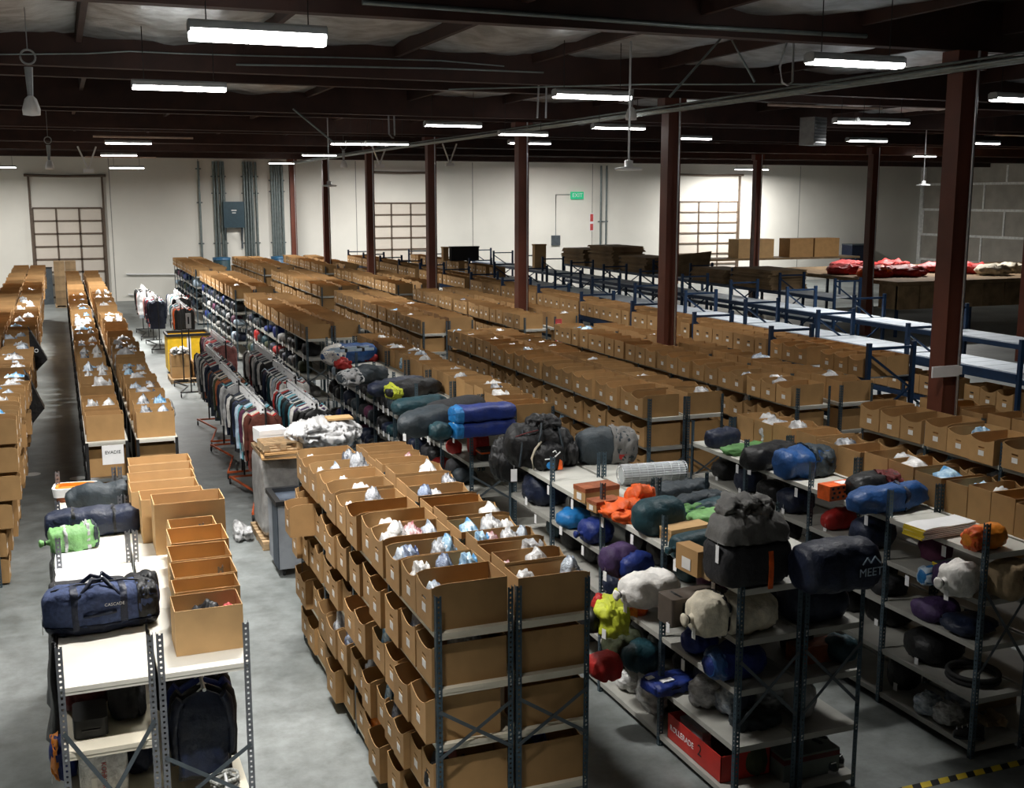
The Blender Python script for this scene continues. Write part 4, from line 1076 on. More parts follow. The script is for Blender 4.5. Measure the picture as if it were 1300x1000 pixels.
# dark garments under the tall cartons near the camera
r = random.Random(17)
for i, m in enumerate(['navy', 'black', 'royal', 'black', 'navy', 'black', 'char', 'black', 'royal', 'black', 'slate', 'black', 'navy']):
    garment(.80+(r.random()-.5)*.04, 8.5+i*.13, 1.79, (r.random()-.5)*.08, (0, 1, 4, 5)[i % 4], m, f'{CL.get(m, m)} garment hanging under the tall cartons, {nth(i)} from the near end', 'dark garments under the tall cartons', tagon=False).scale = (.78, 1, 1)
o = thing('rope_coil', 'coil of pale patterned rope under the dark garments', 'rope', (.93, 8.36, .952))
b = MB(); rr = random.Random(4)
for k in range(7):
    R0 = .10-.008*(k % 3); b.tube([((R0+.012*math.sin(3*t+k))*math.cos(t*pi/10), (R0)*math.sin(t*pi/10), .022+k*.026+.01*math.sin(t*.9+k)) for t in range(21)], .013, 6)
b.build('coil', mat('rope_pattern', (.14, .15, .14), .8, col2=(.62, .62, .58), scale=60), o)
b = MB(); b.tube([(.0, -.12, .01), (.0, -.13, .1), (.0, -.10, .21), (.0, -.03, .215)], .012, 6); b.build('binding', WHITE_P, o)
# ---------------------------------------------------------------- bags standing in the front cartons
def bagpx(u, v, mi, w, h, k, lab, face='t'):
    p = at(u, v, z=2.46)
    best = min((c for c in CARTONS if c['scoop'] and c['z'] > 2 and 8 < c['y'] < 14 and 2.4 < c['x'] < 4.1), key=lambda c: abs(c['y']-p.y) + (0 if (p.x < 3.25) == (c['face'] < 0) else 5))
    lo, hi = (best['x']+.1, best['x']+best['d']-.1) if best['face'] < 0 else (best['x']-best['d']+.1, best['x']-.1)
    x = min(max(p.x, lo), hi)
    bag(x, best['y'], best['z']+.008, w/.2*.85, min(1.4, (best['w']-.09)/.22), best['h']*(h*.96), mi, k, lab, 'plastic bags in the front cartons')
FRONT = [(551,738,1,.18,.85,0,'small pale bag'),(537,717,4,.2,.98,1,'milky bag'),(563,709,7,.18,1.02,3,'navy bag'),(594,706,3,.2,1.04,1,'bright blue bag'),(578,698,3,.14,1.1,3,'blue bag with a peaked top'),
 (494,694,1,.17,1.,0,'pale bag'),(517,692,7,.2,1.,1,'navy printed bag'),(560,688,2,.22,1.08,5,'smoky bag'),(466,677,0,.17,.9,0,'clear bag'),(501,672,4,.22,1.06,3,'tall milky bag'),(523,672,6,.18,1.03,5,'pinkish bag'),(545,671,1,.17,1.,2,'pale blue bag'),
 (495,660,4,.3,.9,0,'flat milky bag'),(471,625,2,.2,1.1,3,'dark-bottomed bag'),(446,632,4,.16,.82,0,'low milky bag'),(458,615,4,.3,.95,0,'long milky bag'),(468,594,2,.24,1.16,3,'tall smoky grey bag'),(435,603,4,.16,.9,0,'small milky bag'),
 (446,581,5,.2,1.16,5,'dark bag with clear top'),(463,580,2,.16,1.1,3,'grey bag'),(423,589,1,.15,.95,2,'round pale bag'),(406,592,4,.14,.9,0,'round milky bag'),(394,571,4,.2,.85,0,'low white bag'),
 (663,720,4,.24,.98,0,'flat white bag'),(690,712,4,.24,1.,2,'milky folded bag'),(723,709,1,.2,1.08,3,'pale blue peaked bag'),(683,695,0,.3,1.04,1,'wide clear bag'),(640,706,6,.14,.85,0,'small cream bag'),
 (603,680,3,.2,1.,1,'sky blue bag'),(588,660,3,.2,1.03,2,'sky blue rolled bag'),(621,678,6,.18,1.,0,'dark pink bag'),(646,678,0,.18,1.03,5,'clear bag'),(668,680,1,.15,.98,3,'pale bag'),(618,658,0,.2,1.12,5,'clear peaked bag'),(652,661,4,.2,.98,0,'milky bag'),(625,648,4,.26,.98,2,'white bag'),
 (535,617,7,.2,1.02,3,'navy peaked bag'),(551,618,0,.2,.95,0,'clear bag'),(551,601,4,.22,1.08,2,'large white bag'),(575,603,2,.15,1.03,5,'smoky bag'),(538,595,4,.2,.9,0,'white bag'),(525,581,6,.14,1.,5,'plum coloured peaked bag')]
_n = {}
for i, (u, v, mi, w, h, k, lab) in enumerate(FRONT):
    half = 'gear half' if at(u, v, z=2.46).x > 3.25 else 'aisle half'
    _n[half] = _n.get(half, -1)+1
    bagpx(u, v, mi, w, h, k, f'{lab} in top front-row carton, {half}, {nth(_n[half])} from near end')
SIDE = [(420,725,5,'dark blue bag'),(454,831,7,'shiny navy bag'),(495,828,3,'aqua bag'),(477,874,None,'yellow cloth'),(494,897,3,'aqua and green bag'),(506,928,5,'black glossy bag'),(468,857,1,'pale bag'),(430,775,2,'smoky bag'),(447,815,5,'dark bag'),(520,700,5,'dark bag')]
for i, (u, v, mi, lab) in enumerate(SIDE):
    p = at(u, v, x=2.62)
    cs = [c for c in CARTONS if c['face'] < 0 and c['x'] < 2.6 and c['x'] > 2.4 and c['z'] < 2 and c['z'] < p.z+.1 and c['scoop'] and 8 < c['y'] < 14]
    if not cs: continue
    c = min(cs, key=lambda c: abs(c['y']-p.y)*2 + abs(c['z']+.3-p.z))
    lab2 = f'{lab} bulging from a lower carton on the aisle face of the front row, {nth(i)} noted from the top'
    tier = TN[min(range(5), key=lambda j: abs(LEV[j]-c['z']))]
    lab2 = f'{lab} bulging from a {tier} tier carton, aisle face of the front row'
    if mi is None: softie('garment_bundle', lab2, 'garment', (c['x']+.14, c['y'], c['z']+.008), .2, c['w']-.12, .40, 'amber', n=2.2, e=2.2, wr=.04)
    else: bag(c['x']+.15, c['y'], c['z']+.008, 1.0, (c['w']-.09)/.22, .40, mi, i % 6, lab2, 'plastic bags on the aisle face of the front cartons')
r = random.Random(8); cnt = 0
for c in [c for c in CARTONS if c['scoop'] and c['face'] < 0 and 2.4 < c['x'] < 2.6 and c['z'] < 2]:
    if r.random() < .35:
        cnt += 1; mi = r.choice((5, 2, 7, 1, 5)); tier = TN[min(range(5), key=lambda j: abs(LEV[j]-c['z']))]
        bag(c['x']+.36, c['y'], c['z']+.008, 1.2, (c['w']-.09)/.22, .34+.06*r.random(), mi, r.randrange(6), f'{PBN[mi]} bag set back in a {tier} tier carton of the front row, {nth(cnt-1)} counted', 'plastic bags inside the front cartons')
for (u, v, m, lab, w) in ((578, 968, 'black', 'dark glossy clothing heaped in the lowest front-end carton of the aisle half', .42), (533, 950, 'pink', 'folded pink cloth standing in the corner of the low front-end carton', .16), (690, 945, 'black', 'black clothing heaped in the low front-end carton of the gear half', .44), (690, 942, 'royal', 'bright blue cap in the low front-end carton of the gear half', .16)):
    p = at(u, v, z=.97)
    x = p.x; z = .64
    softie('garment_bundle', lab, 'garment', (min(max(x, 2.75), 3.75), 8.40+(.02 if m in ('royal', 'pink') else 0), z), w, .21 if w > .2 else .16, .30 if w > .2 else .40, m, n=2.2, e=2.3, wr=.04)
softie('knit_hat', 'black quilted hat in the nearest plain tall carton', 'hat', (.88, 8.62, 2.12), .24, .24, .34, 'black', n=2.2, e=2.4, wr=.03)
softies_ = softie('cloth_bundle', 'bright red cloth tucked beside the black hat in the nearest tall carton', 'cloth', (1.04, 8.62, 2.12), .12, .2, .31, 'coral', n=2.2, e=2.4, wr=.03)
# ---------------------------------------------------------------- camping gear shelving, top deck
p = at(704, 616, z=2.11)
o = thing('backpack', 'big black backpack with straps and orange badge at the far end of the gear shelving', 'backpack', (5.56, 13.18, 2.112), -.2)
soft(.92, .52, .60, 2.3, 2.3, wr=.05, freq=6, seed=31, taper=(1.05, .85)).build('body', FB['black'], o)
softm = soft(.60, .36, .58, 2.3, 2.6, wr=.05, freq=6, seed=36); softm.xf(Matrix.Translation((-.26, .52, -.32))); softm.build('lower_body', FB['black'], o)
softm = soft(.40, .26, .34, 2.4, 3, wr=.03, seed=32); softm.xf(Matrix.Translation((.08, -.26, 0))); fp = softm.build('front_pocket', FB['black'], o)
softm = soft(.46, .34, .20, 2.4, 2.5, wr=.04, seed=33); softm.xf(Matrix.Translation((.06, .0, .46))); softm.build('top_lid', FB['black'], o)
softm = soft(.24, .30, .34, 2.6, 3, wr=.03, seed=35); softm.xf(Matrix.Translation((.38, -.06, .0))); softm.build('side_pocket', FB['black'], o)
for (xa, xb, za, zb) in ((-.30, -.24, .05, .50), (.28, .22, .1, .52), (-.05, .0, .36, .58)):
    b = MB(); b.tube([(xa, -.275, za), ((xa+xb)/2, -.27, (za+zb)/2), (xb, -.18, zb)], .014, 6); b.build('strap', FB['slate'], o)
b = MB(); b.tube([(-.34, -.2, .42), (-.20, -.23, .47), (-.05, -.22, .50)], .008, 6); b.build('piping', FB['maroon'], o)
b = MB(); b.tube([(-.12, -.30, .02), (-.15, -.31, .16), (-.10, -.30, .28), (-.02, -.26, .36)], .016, 8); b.build('shoulder_strap', FB['cream'], o)
b = MB(); b.tube([(.0, -.40, .16), (.10, -.41, .17), (.20, -.39, .25)], .009, 6); b.tube([(.1, -.40, .25), (.13, -.405, .27), (.15, -.39, .24)], .008, 6); b.build('piping', PAPER, o)
b = MB(); b.lathe([(.045, -.012), (.05, 0), (.03, .012)], 12, (.07, -.392, .08), axis='y'); b.build('badge', FB['sky'], fp)
b = MB(); b.prism([(.17, .02), (.23, .02), (.225, .13), (.195, .15)], -.392, -.376, 'y'); b.build('badge', FB['orange'], fp)
tag_mb((-.36, -.22, .06), .16, .08, .05, 'y').build('tag', TAGW, o)
softie('stuff_sack', 'dark blue sack bulging from the second shelf end under the black backpack', 'stuff sack', (5.62, 13.1, 1.642), .6, .5, .42, 'navy', rz=.1, e=2.6, wr=.03, tagm=-1)
c, L, rz = span(741, 592, 806, 590, 2.11, .44)
o = softie('sleeping_bag', 'fat slate and grey sleeping bag roll on the far end of the gear shelving', 'sleeping bag', c, L+.12, .46, .46, 'slate', rz, n=2.3, e=5, wr=.018, cap=(.56, .985, 'grey'))
b = soft(L+.12, .46, .46, 2.3, 5, seg=4, ring=24, t0=.66, t1=.84, grow=1.04, caps=False); b.v = [(x, y, min(z, .14)) for x, y, z in b.v]; b.build('red_patch', FB['red'], o)
c, L, rz = span(792, 619, 873, 613, 2.11, .24)
o = thing('wire_mesh_roll', 'roll of silver wire mesh lying across the gear shelving', 'wire mesh', c, rz); b = MB(); Rr = .122
for k in range(26):
    a = 2*pi*k/26; b.tube([(-L/2, Rr*math.cos(a), Rr+.002+Rr*math.sin(a)), (L/2, Rr*math.cos(a), Rr+.002+Rr*math.sin(a))], .004, 4)
b.build('mesh_wire', CHROME, o); b = MB()
for k in range(9):
    x = -L/2+L*k/8; b.tube([(x, Rr*math.cos(2*pi*t/20), Rr+.002+Rr*math.sin(2*pi*t/20)) for t in range(21)], .006, 5)
b.build('hoop', CHROME, o)
b = MB(); b.lathe([(Rr*.9, -L/2+.02), (Rr*.9, L/2-.02)], 20, (0, 0, Rr+.002), axis='x'); b.build('inner_roll', mat('mesh_lining', (.42, .45, .46), .5), o)
pbox('brown_box', 'brown box with red-edged lid beside the post on the gear shelving', 'box', 743, 640, 786, 634, .26, .17, CARD, lid=FB['rust'], mark=LABELW)
pbox('brown_box', 'small brown box with white label in front of the red-edged box', 'box', 757, 652, 790, 647, .20, .12, CARD, lid=FB['rust'], mark=LABELW)
c, L, rz = span(776, 664, 846, 655, 2.11, .36)
o = softie('rain_jacket', 'bright orange jacket heaped on the gear shelving', 'jacket', c, L, .40, .14, 'orange', rz, n=2.2, e=2.4, wr=.05, freq=9)
b = soft(.34, .26, .24, 2.2, 2.2, wr=.05, freq=8, seed=40); b.xf(Matrix.Translation((L*.28, .12, .05))); b.build('hood', FB['orange'], o)
b = soft(.30, .14, .10, 2.2, 2.5, wr=.03, freq=9, seed=41); b.xf(Matrix.Translation((-L*.25, -.16, .0))); b.build('sleeve', FB['orange'], o)
px('stuff_sack', 'rounded dark teal stuff sack in front of the orange jacket', 'stuff sack', 820, 685, 876, 676, .38, .36, 'teal', n=2.6, e=2.8, wr=.012, Lx=.04)
px('sleeping_bag', 'flat slate roll at the back of the gear shelving past the mesh roll', 'sleeping bag', 846, 640, 908, 628, .17, .26, 'slate', e=4, wr=.02)
px('sleeping_bag', 'second slate roll lying in front of the flat one', 'sleeping bag', 866, 650, 916, 636, .16, .24, 'slate', e=4, wr=.02, neck=-1)
px('stuff_sack', 'dark green and black sack behind the pale green one on the gear shelving', 'stuff sack', 876, 664, 940, 646, .14, .22, 'teal', e=3, wr=.02, cap=(.02, .3, 'leaf'))
px('stuff_sack', 'pale green sack lying flat near the grey backpack', 'stuff sack', 887, 672, 944, 658, .14, .24, 'green', e=2.8, wr=.02)
pbox('brown_box', 'taped brown box behind the blue air mat roll', 'box', 852, 689, 902, 680, .20, .12, CARD, lid=CARD_PALE)
px('air_mat', 'dark blue rolled air mat with yellow tag on the gear shelving', 'air mat', 866, 716, 924, 703, .26, .24, 'teal', e=6, wr=.006, neck=-1, tagm=-1)
pbox('brown_box', 'upright brown box with white label beside the grey backpack', 'box', 885, 734, 902, 731, .34, .24, CARD, mark=LABELW)
pbox('brown_box', 'smaller upright brown box tight against the grey backpack', 'box', 901, 738, 916, 735, .18, .18, CARD_OLD)
c, L, rz = span(922, 755, 1012, 742, 2.11, .50)
o = thing('backpack', 'large grey and black expedition bag with orange strap on the gear shelving', 'backpack', c, rz)
soft(L, .50, .44, 3.2, 5, wr=.012, seed=50, flat=.98).build('lower_body', FB['char'], o)
b = soft(L*.97, .48, .62, 2.8, 4, wr=.035, freq=6, seed=51, taper=(1, .96)); b.v = [(x, y, z if z > .36 else .36) for x, y, z in b.v]; b.xf(Matrix.Translation((0, 0, .05))); b.build('roll_top', FB['grey'], o)
b = soft(L*.75, .30, .16, 2.4, 3, wr=.05, freq=9, seed=52); b.xf(Matrix.Translation((.0, .05, .60))); b.build('folded_collar', FB['grey'], o)
b = MB(); b.bar((.08, -.258, .0), (.08, -.262, .20), .045, .012, (1, 0, 0)).bar((.08, -.262, .20), (.075, -.25, .34), .045, .012, (1, 0, 0)); b.build('strap', FB['orange'], o)
tag_mb((-L/2-.01, -.1, .45), .16, .05, .05).build('tag', TAGW, o)
c, L, rz = span(1012, 752, 1102, 738, 2.11, .46)
o = softie('sleeping_bag', 'fat navy roll printed with a white mountain logo on the gear shelving', 'sleeping bag', c, L, .46, .46, 'navy', rz, n=2.5, e=6, wr=.012)
put('lettering', text_mesh('MEET', .105, .001), o, (.19, -.252, .19), rot=(pi/2, 0, 0)).data.materials.append(FB['ice'])
b = MB(); yy = -.252
for p_, q_ in (((.10, .265), (.145, .325)), ((.145, .325), (.185, .275)), ((.185, .275), (.225, .33)), ((.225, .33), (.29, .265))): b.bar((p_[0], yy, p_[1]), (q_[0], yy, q_[1]), .012, .004)
b.build('mountain_logo', FB['ice'], o)
# second deck of the gear shelving
px('stuff_sack', 'sky blue stuff sack on the second gear shelf below the brown boxes', 'stuff sack', 712, 678, 748, 690, .18, .26, 'sky', z=1.64, e=2.6, rz=0) if False else None
def gs(name, lab, cat, u, v, z, L, W, H, m, rz=0., xf=.02, **k):
    """a body whose near lower edge shows at pixel (u, v) on deck z"""
    p = at(u, v, z=z); return softie(name, lab, cat, (p.x+math.cos(rz)*L/2*0 + L/2*math.cos(rz)*xf, p.y+W/2, z+.002), L, W, H, m, rz, **k)
gs('stuff_sack', 'sky blue stuff sack on the second gear shelf under the black backpack', 'stuff sack', 735, 672, 1.64, .42, .34, .22, 'sky', .2, e=2.6, tagm=-1)
gs('stuff_sack', 'royal blue sack with white patch beside the sky blue sack', 'stuff sack', 765, 693, 1.64, .38, .36, .28, 'royal', .1, e=3, neck=-1)
gs('stuff_sack', 'navy round sack with white trim on the second gear shelf', 'stuff sack', 795, 735, 1.64, .42, .36, .34, 'purple', .2, e=2.4, tagm=-1)
gs('stuff_sack', 'blue nylon sack squeezed beside the white cotton sack', 'stuff sack', 815, 738, 1.64, .40, .30, .28, 'royal', .2, e=2.6)
gs('cotton_sack', 'large white cotton sack with red toggle on the second gear shelf', 'cotton sack', 826, 768, 1.64, .60, .42, .34, 'white', .12, e=2.8, wr=.02, neck=-1, tagm=-1, pleat=.5)
gs('stuff_sack', 'folded dark blue sack hanging low beside the white cotton sack', 'stuff sack', 790, 762, 1.17, .3, .3, .3, 'navy', 0, e=2.4, tagm=-1)
p = at(853, 797, z=1.64)
o = thing('wrapped_box', 'dark brown cloth-covered box on the second gear shelf', 'box', (p.x+.29, p.y+.14, 1.642), .05); MB().prism(rr_ring(.60, .27, .03, 3), 0, .26, 'z').build('body', mat('dark_brown_cover', (.085, .065, .05), .7), o); strap_mb(.60, .27, .26, .2, .03, 8, 12, 1., grow=1.01).build('strap', FB['black'], o)
tag_mb((-.31, -.08, .05), .09, .055, .02).build('tag', TAGW, o)
gs('cotton_sack', 'round cream cotton sack with dark drawcord on the second gear shelf', 'cotton sack', 912, 818, 1.64, .38, .40, .40, 'cream', .05, xf=.3, e=2.6, wr=.02, straps=(.72,), pleat=.6, neck=-1, tagm=-1)
gs('cotton_sack', 'long cream cotton roll at the end of the second gear shelf', 'cotton sack', 972, 815, 1.64, .62, .36, .36, 'cream', .06, e=3.2, wr=.02, tagm=-1)
gs('sleeping_bag', 'navy sleeping bag with pale print at the end of the second gear shelf', 'sleeping bag', 1062, 800, 1.64, .64, .44, .38, 'navy', .06, e=4)
# third deck
gs('stuff_sack', 'royal blue sack on the third gear shelf under the cream sacks', 'stuff sack', 890, 836, 1.17, .36, .30, .28, 'royal', .1, e=2.6, xf=.4)
gs('stuff_sack', 'large royal blue sack at the end of the third gear shelf', 'stuff sack', 945, 866, 1.17, .62, .36, .32, 'royal', .05, e=2.8, cap=(.03, .2, 'blue'))
pbox('shoe_box', 'red-brown box at the end of the third gear shelf', 'box', 1012, 846, 1064, 838, .2, .17, FB['rust'], z=1.17)
gs('stuff_sack', 'teal cloth bundle beside the red-brown box', 'stuff sack', 1080, 845, 1.17, .30, .3, .25, 'teal', 0, e=2.6)
gs('stuff_sack', 'lime green jacket bundle hanging over the third gear shelf', 'garment', 786, 812, 1.17, .28, .34, .40, 'lime', .3, e=2.2, wr=.05, tagm=-1)
gs('stuff_sack', 'olive bundle below the lime green jacket bundle', 'garment', 800, 850, .63, .36, .40, .42, 'olive', .2, e=2.4, wr=.04)
gs('stuff_sack', 'orange and white bundle above the lime green jacket', 'garment', 803, 785, 1.17, .30, .30, .44, 'orange', .1, e=2.2, wr=.04, xf=.5, cap=(.05, .4, 'amber'), tagm=-1)
gs('stuff_sack', 'red sleeve bundle at the far end of the third gear shelf', 'garment', 766, 797, 1.17, .16, .18, .36, 'red', 0, e=2.4, tagm=-1)
gs('stuff_sack', 'black bundle with white tags beside the red sleeve bundle', 'garment', 755, 806, 1.17, .26, .28, .24, 'black', 0, e=2.4, tagm=-1)
# fourth deck
gs('stuff_sack', 'dull red sack on the fourth gear shelf', 'stuff sack', 777, 868, .63, .34, .34, .28, 'red', .1, e=2.6)
gs('stuff_sack', 'dark teal sack on the fourth gear shelf', 'stuff sack', 822, 858, .63, .40, .34, .34, 'teal', .1, e=2.6)
p = at(850, 882, z=.63)
o = thing('folded_bag', 'flat folded blue bag with white tags on the fourth gear shelf', 'bag', (p.x+.12, p.y+.16, .632), .12); soft(.62, .34, .13, 4, 6, wr=.012, seed=70).build('body', FB['royal'], o); MB().box(-.20, -.06, -.12, -.05, .125, .135).box(-.28, -.2, .02, .08, .12, .132).build('tag', TAGW, o); b = MB(); b.tube([(-.3, -.171, .06), (0, -.176, .066), (.3, -.171, .06)], .006, 5); b.build('zipper', BLACK_M, o)
for i, (u, v, mi, lab) in enumerate(((905, 905, 0, 'clear bag spilling over the fourth gear shelf'), (940, 915, 1, 'pale plastic bag of clothing on the fourth gear shelf'), (985, 910, 2, 'smoky plastic bag at the end of the fourth gear shelf'))):
    p = at(u, v, z=.64); bag(p.x+.05, p.y+.2, .632, 1.6, 1.3, .30, mi, i, lab, None)
gs('stuff_sack', 'grey folded cloths at the end of the fourth gear shelf', 'garment', 965, 925, .63, .5, .2, .1, 'slate', .04, n=4, e=6)
gs('stuff_sack', 'grey metal-look sack behind the mid post on the fourth gear shelf', 'stuff sack', 1026, 915, .63, .26, .3, .34, 'lgrey', 0, e=3)
# lowest deck
p = at(842, 935, z=.13)
c, L = (5.44, 9.18), .62
o = thing('red_box', 'open red box with white lettering on the lowest gear shelf', 'box', (5.68, 8.95, .132)); w2, l2, h = .27, .50, .26
RB = mat('red_box_card', (.48, .025, .018), .5); b = MB()
for (x0, x1, y0, y1) in ((-w2, -w2+.008, -l2, l2), (w2-.008, w2, -l2, l2), (-w2, w2, -l2, -l2+.008), (-w2, w2, l2-.008, l2)): b.box(x0, x1, y0, y1, 0, h)
b.box(-w2, w2, -l2, l2, 0, .006); b.build('body', RB, o)
put('lettering', text_mesh('ROLLERADE', .085, .001), o, (-w2-.002, .22, .13), rot=(pi/2, 0, -pi/2)).data.materials.append(PAPER)
put('small_print', text_mesh('2', .16, .001), o, (-w2-.002, -.12, .14), rot=(pi/2, 0, -pi/2)).data.materials.append(BLACK_M)
MB().box(-.1, w2-.02, -.30, -.12, .006, .22).build('packing', FB['black'], o)
for i, (z, hh) in enumerate(((.14, .11), (.25, .10))):
    o = thing('white_carton', f'{("lower", "upper")[i]} pale flat carton standing inside the open red box', 'box', (5.72, 9.22, z+.002), .05); MB().box(-.18, .18, -.2, .2, 0, hh*.96).build('body', mat('pale_carton', (.50, .46, .52), .6), o); MB().box(-.182, .182, -.202, .202, hh*.6, hh*.98).build('lid', mat('pale_carton_lid', (.58, .56, .60), .6), o)
p0 = at(925, 990, z=.13)
o = thing('grey_box', 'grey-green box with red band at the end of the lowest gear shelf', 'box', (6.28, 8.36, .132), .0)
MB().box(-.32, .30, -.12, .14, 0, .24).build('body', mat('grey_green_box', (.12, .14, .13), .6), o); MB().box(-.321, .301, -.121, .141, .17, .22).build('band', FB['maroon'], o); MB().box(-.25, -.15, -.123, -.12, .05, .15).build('printed_mark', BLACK_M, o)
bag(5.62, 10.1, .132, 1.6, 2.2, .36, 0, 2, 'crumpled clear plastic on the lowest gear shelf', None); bag(5.60, 10.6, .132, 1.5, 1.6, .28, 4, 4, 'white crumpled plastic at the far part of the lowest gear shelf', None)
def shoe(name, lab, x, y, z, rz, m, sole, L=.29, W=.10, H=.13, boot=False):
    o = thing(name, lab, 'shoe', (x, y, z), rz); b = MB()
    P = [(-.5, .30), (-.42, .42), (-.1, .46), (.2, .5), (.42, .42), (.5, .18)]
    hs = [.9, 1., .95, .62, .42, .28]; 
    if boot: hs = [1.7, 1.85, 1.8, .9, .55, .34]
    rings = []; n = 12
    for (t, wv), hh in zip(P, hs):
        rings.append([(t*L, W*wv*spw(math.cos(2*pi*k/n), .8), .022+H*hh*(.5+.5*spw(math.sin(2*pi*k/n), .8))) for k in range(n)])
    vs = [q for g in rings for q in g]; b.add(vs, [(i*n+k, i*n+(k+1) % n, (i+1)*n+(k+1) % n, (i+1)*n+k) for i in range(5) for k in range(n)], 0, True)
    b.add(rings[0], [tuple(range(n))[::-1]], 0, True); b.add(rings[-1], [tuple(range(n))], 0, True); b.build('upper', m, o)
    b = MB(); b.prism([(t*L, W*wv*1.05) for t, wv in P]+[(t*L, -W*wv*1.05) for t, wv in P[::-1]], 0, .024, 'z'); b.build('sole', sole, o)
    b = MB()
    for i in range(4): b.tube([(.02+.05*i-.06, -.03, H*(1.05-.13*i)+.012), (.03+.05*i-.06, .03, H*(1.05-.13*i)+.012)], .005, 5)
    b.build('lace', PAPER, o); return o
bt = at(1040, 985, z=.13)
shoe('hiking_boot', 'grey hiking boot with pale laces at the end of the lowest gear shelf', 6.48, 8.34, .132, -1.3, FB['slate'], FB['lgrey'], boot=True)
shoe('hiking_boot', 'second grey hiking boot beside the first on the lowest gear shelf', 6.60, 8.42, .132, -.9, FB['char'], FB['lgrey'], boot=True)
shoe('trainer', 'white striped trainer on the lowest far part of the gear shelving', 5.48, 11.1, .132, 2.4, FB['navy'], WHITE_P); shoe('trainer', 'navy trainer beside the white striped one', 5.50, 11.35, .132, 2.6, FB['black'], WHITE_P)
# ---------------------------------------------------------------- sleeping bag shelving by the striped tape
px('sleeping_bag', 'small navy sleeping bag on the far top corner of the second gear shelving', 'sleeping bag', 905, 571, 944, 566, .26, .26, 'navy', e=4)
px('stuff_sack', 'green flattened sack next to the small navy sleeping bag', 'stuff sack', 928, 581, 982, 572, .12, .28, 'leaf', e=2.4, wr=.02)
px('sleeping_bag', 'black sleeping bag with white tag beside the blue one', 'sleeping bag', 962, 602, 1018, 590, .32, .36, 'black', e=5, wr=.016, tagm=-1)
px('sleeping_bag', 'bright blue sleeping bag with grey end on the second gear shelving', 'sleeping bag', 1000, 613, 1066, 603, .38, .38, 'blue', n=2.4, e=4.5, wr=.02, cap=(.52, .98, 'slate'))
c, L, rz = span(1053, 637, 1096, 630, 2.11, .20)
o = thing('orange_crate', 'orange honeycomb box on the second gear shelving', 'box', c, rz); MB().box(-L/2, L/2, -.1, .1, 0, .17).build('body', FB['orange'], o); b = MB()
for i in range(6):
    for j in range(3): b.box(-L/2+.03+i*(L-.04)/6+(.02 if j % 2 else 0), -L/2+.03+i*(L-.04)/6+.035+(.02 if j % 2 else 0), -.102, -.0995, .025+j*.05, .052+j*.05)
b.build('honeycomb_hole', BLACK_M, o); MB().box(-.05, .1, -.06, .06, .17, .173).build('card', PAPER, o)
px('sleeping_bag', 'black sleeping bag lying behind the long blue one', 'sleeping bag', 1092, 640, 1162, 628, .30, .34, 'black', e=4, wr=.018, cap=(.5, .95, 'maroon'))
px('sleeping_bag', 'long blue sleeping bag across the top of the second gear shelving', 'sleeping bag', 1100, 664, 1196, 648, .30, .32, 'blue', e=3.4, wr=.025, straps=(.62,), sm='navy')
c, L, rz = span(1172, 687, 1238, 676, 2.11, .28)
for i in range(6):
    o = thing('magazine', f'white-paged catalogue with yellow spine, {nth(i)} from the bottom of the pile', 'magazine', (c.x+.006*(i % 2), c.y, c.z+i*.019), rz+.03*((i % 3)-1), 'catalogue pile on the second gear shelving')
    b = MB(); vs = []
    for k in range(9):
        t = k/8; zz = (.012*math.sin(t*pi*2.2) if i == 5 else 0)
        vs += [((t-.5)*L, -.14, .001+zz*0), ((t-.5)*L, .14, .001+zz*0), ((t-.5)*L, .14, .0175+max(0, zz)), ((t-.5)*L, -.14, .0175+max(0, zz))]
    b.add(vs, [(4*k+j, 4*k+4+j, 4*k+4+(j+1) % 4, 4*k+(j+1) % 4) for k in range(8) for j in range(4)]+[(3, 2, 1, 0), (32, 33, 34, 35)]); b.build('pages', PAPER, o); MB().box(-L/2, L/2, -.143, .143, .0, .0045).build('cover', STEEL_D, o)
    MB().box(-L/2-.004, -L/2, -.141, .141, .0, .018).build('spine', YEL, o)
px('foam_roll', 'bright orange roll on the top deck end of the second gear shelving', 'roll', 1248, 708, 1293, 700, .24, .23, 'amber', n=2.1, e=4, wr=.012, pleat=.8, cap=(.01, .35, 'orange'))
for (u, v, z, L, W, H, m, lab) in ((925, 612, 1.64, .4, .4, .28, 'black', 'black sack on the far second shelf below the small navy sleeping bag'), (955, 628, 1.64, .4, .4, .3, 'navy', 'navy sack under the green flattened sack'), (985, 642, 1.64, .4, .4, .3, 'black', 'black sack under the black sleeping bag'), (1012, 655, 1.64, .42, .4, .32, 'navy', 'navy round sack under the bright blue sleeping bag'), (1062, 675, 1.64, .46, .24, .24, 'red', 'red tube bag with white print on the second shelf'), (1110, 700, 1.64, .5, .4, .34, 'navy', 'navy sack behind the posts under the long blue sleeping bag')):
    gs('stuff_sack', lab, 'stuff sack', u, v, z, L, W, H, m, .05, xf=.5, e=3, tagm=-1)
for i in range(5):
    p = at(1153, 735, z=1.64); o = thing('boxed_set', f'yellow and black flat box, {nth(i)} from the bottom, on the second shelf', 'box', (8.36, 8.93, 1.642+i*.027), 0, 'yellow flat boxes on the second shelf'); MB().box(-.12, .16, -.07, .07, 0, .025).build('body', STEEL_D, o); MB().box(-.122, -.12, -.07, .07, .002, .023).build('end_label', YEL, o)
gs('plastic_pack', 'blue and white plastic pack beside the yellow boxes', 'pack', 1178, 745, 1.64, .24, .16, .19, 'sky', .1, xf=.7, e=4, cap=(.05, .4, 'ice'))
gs('stuff_sack', 'black bottle-shaped sack beside the blue and white pack', 'stuff sack', 1195, 752, 1.64, .26, .2, .26, 'purple', 0, xf=1.1, e=4)
c_ = at(1232, 770, z=1.64)
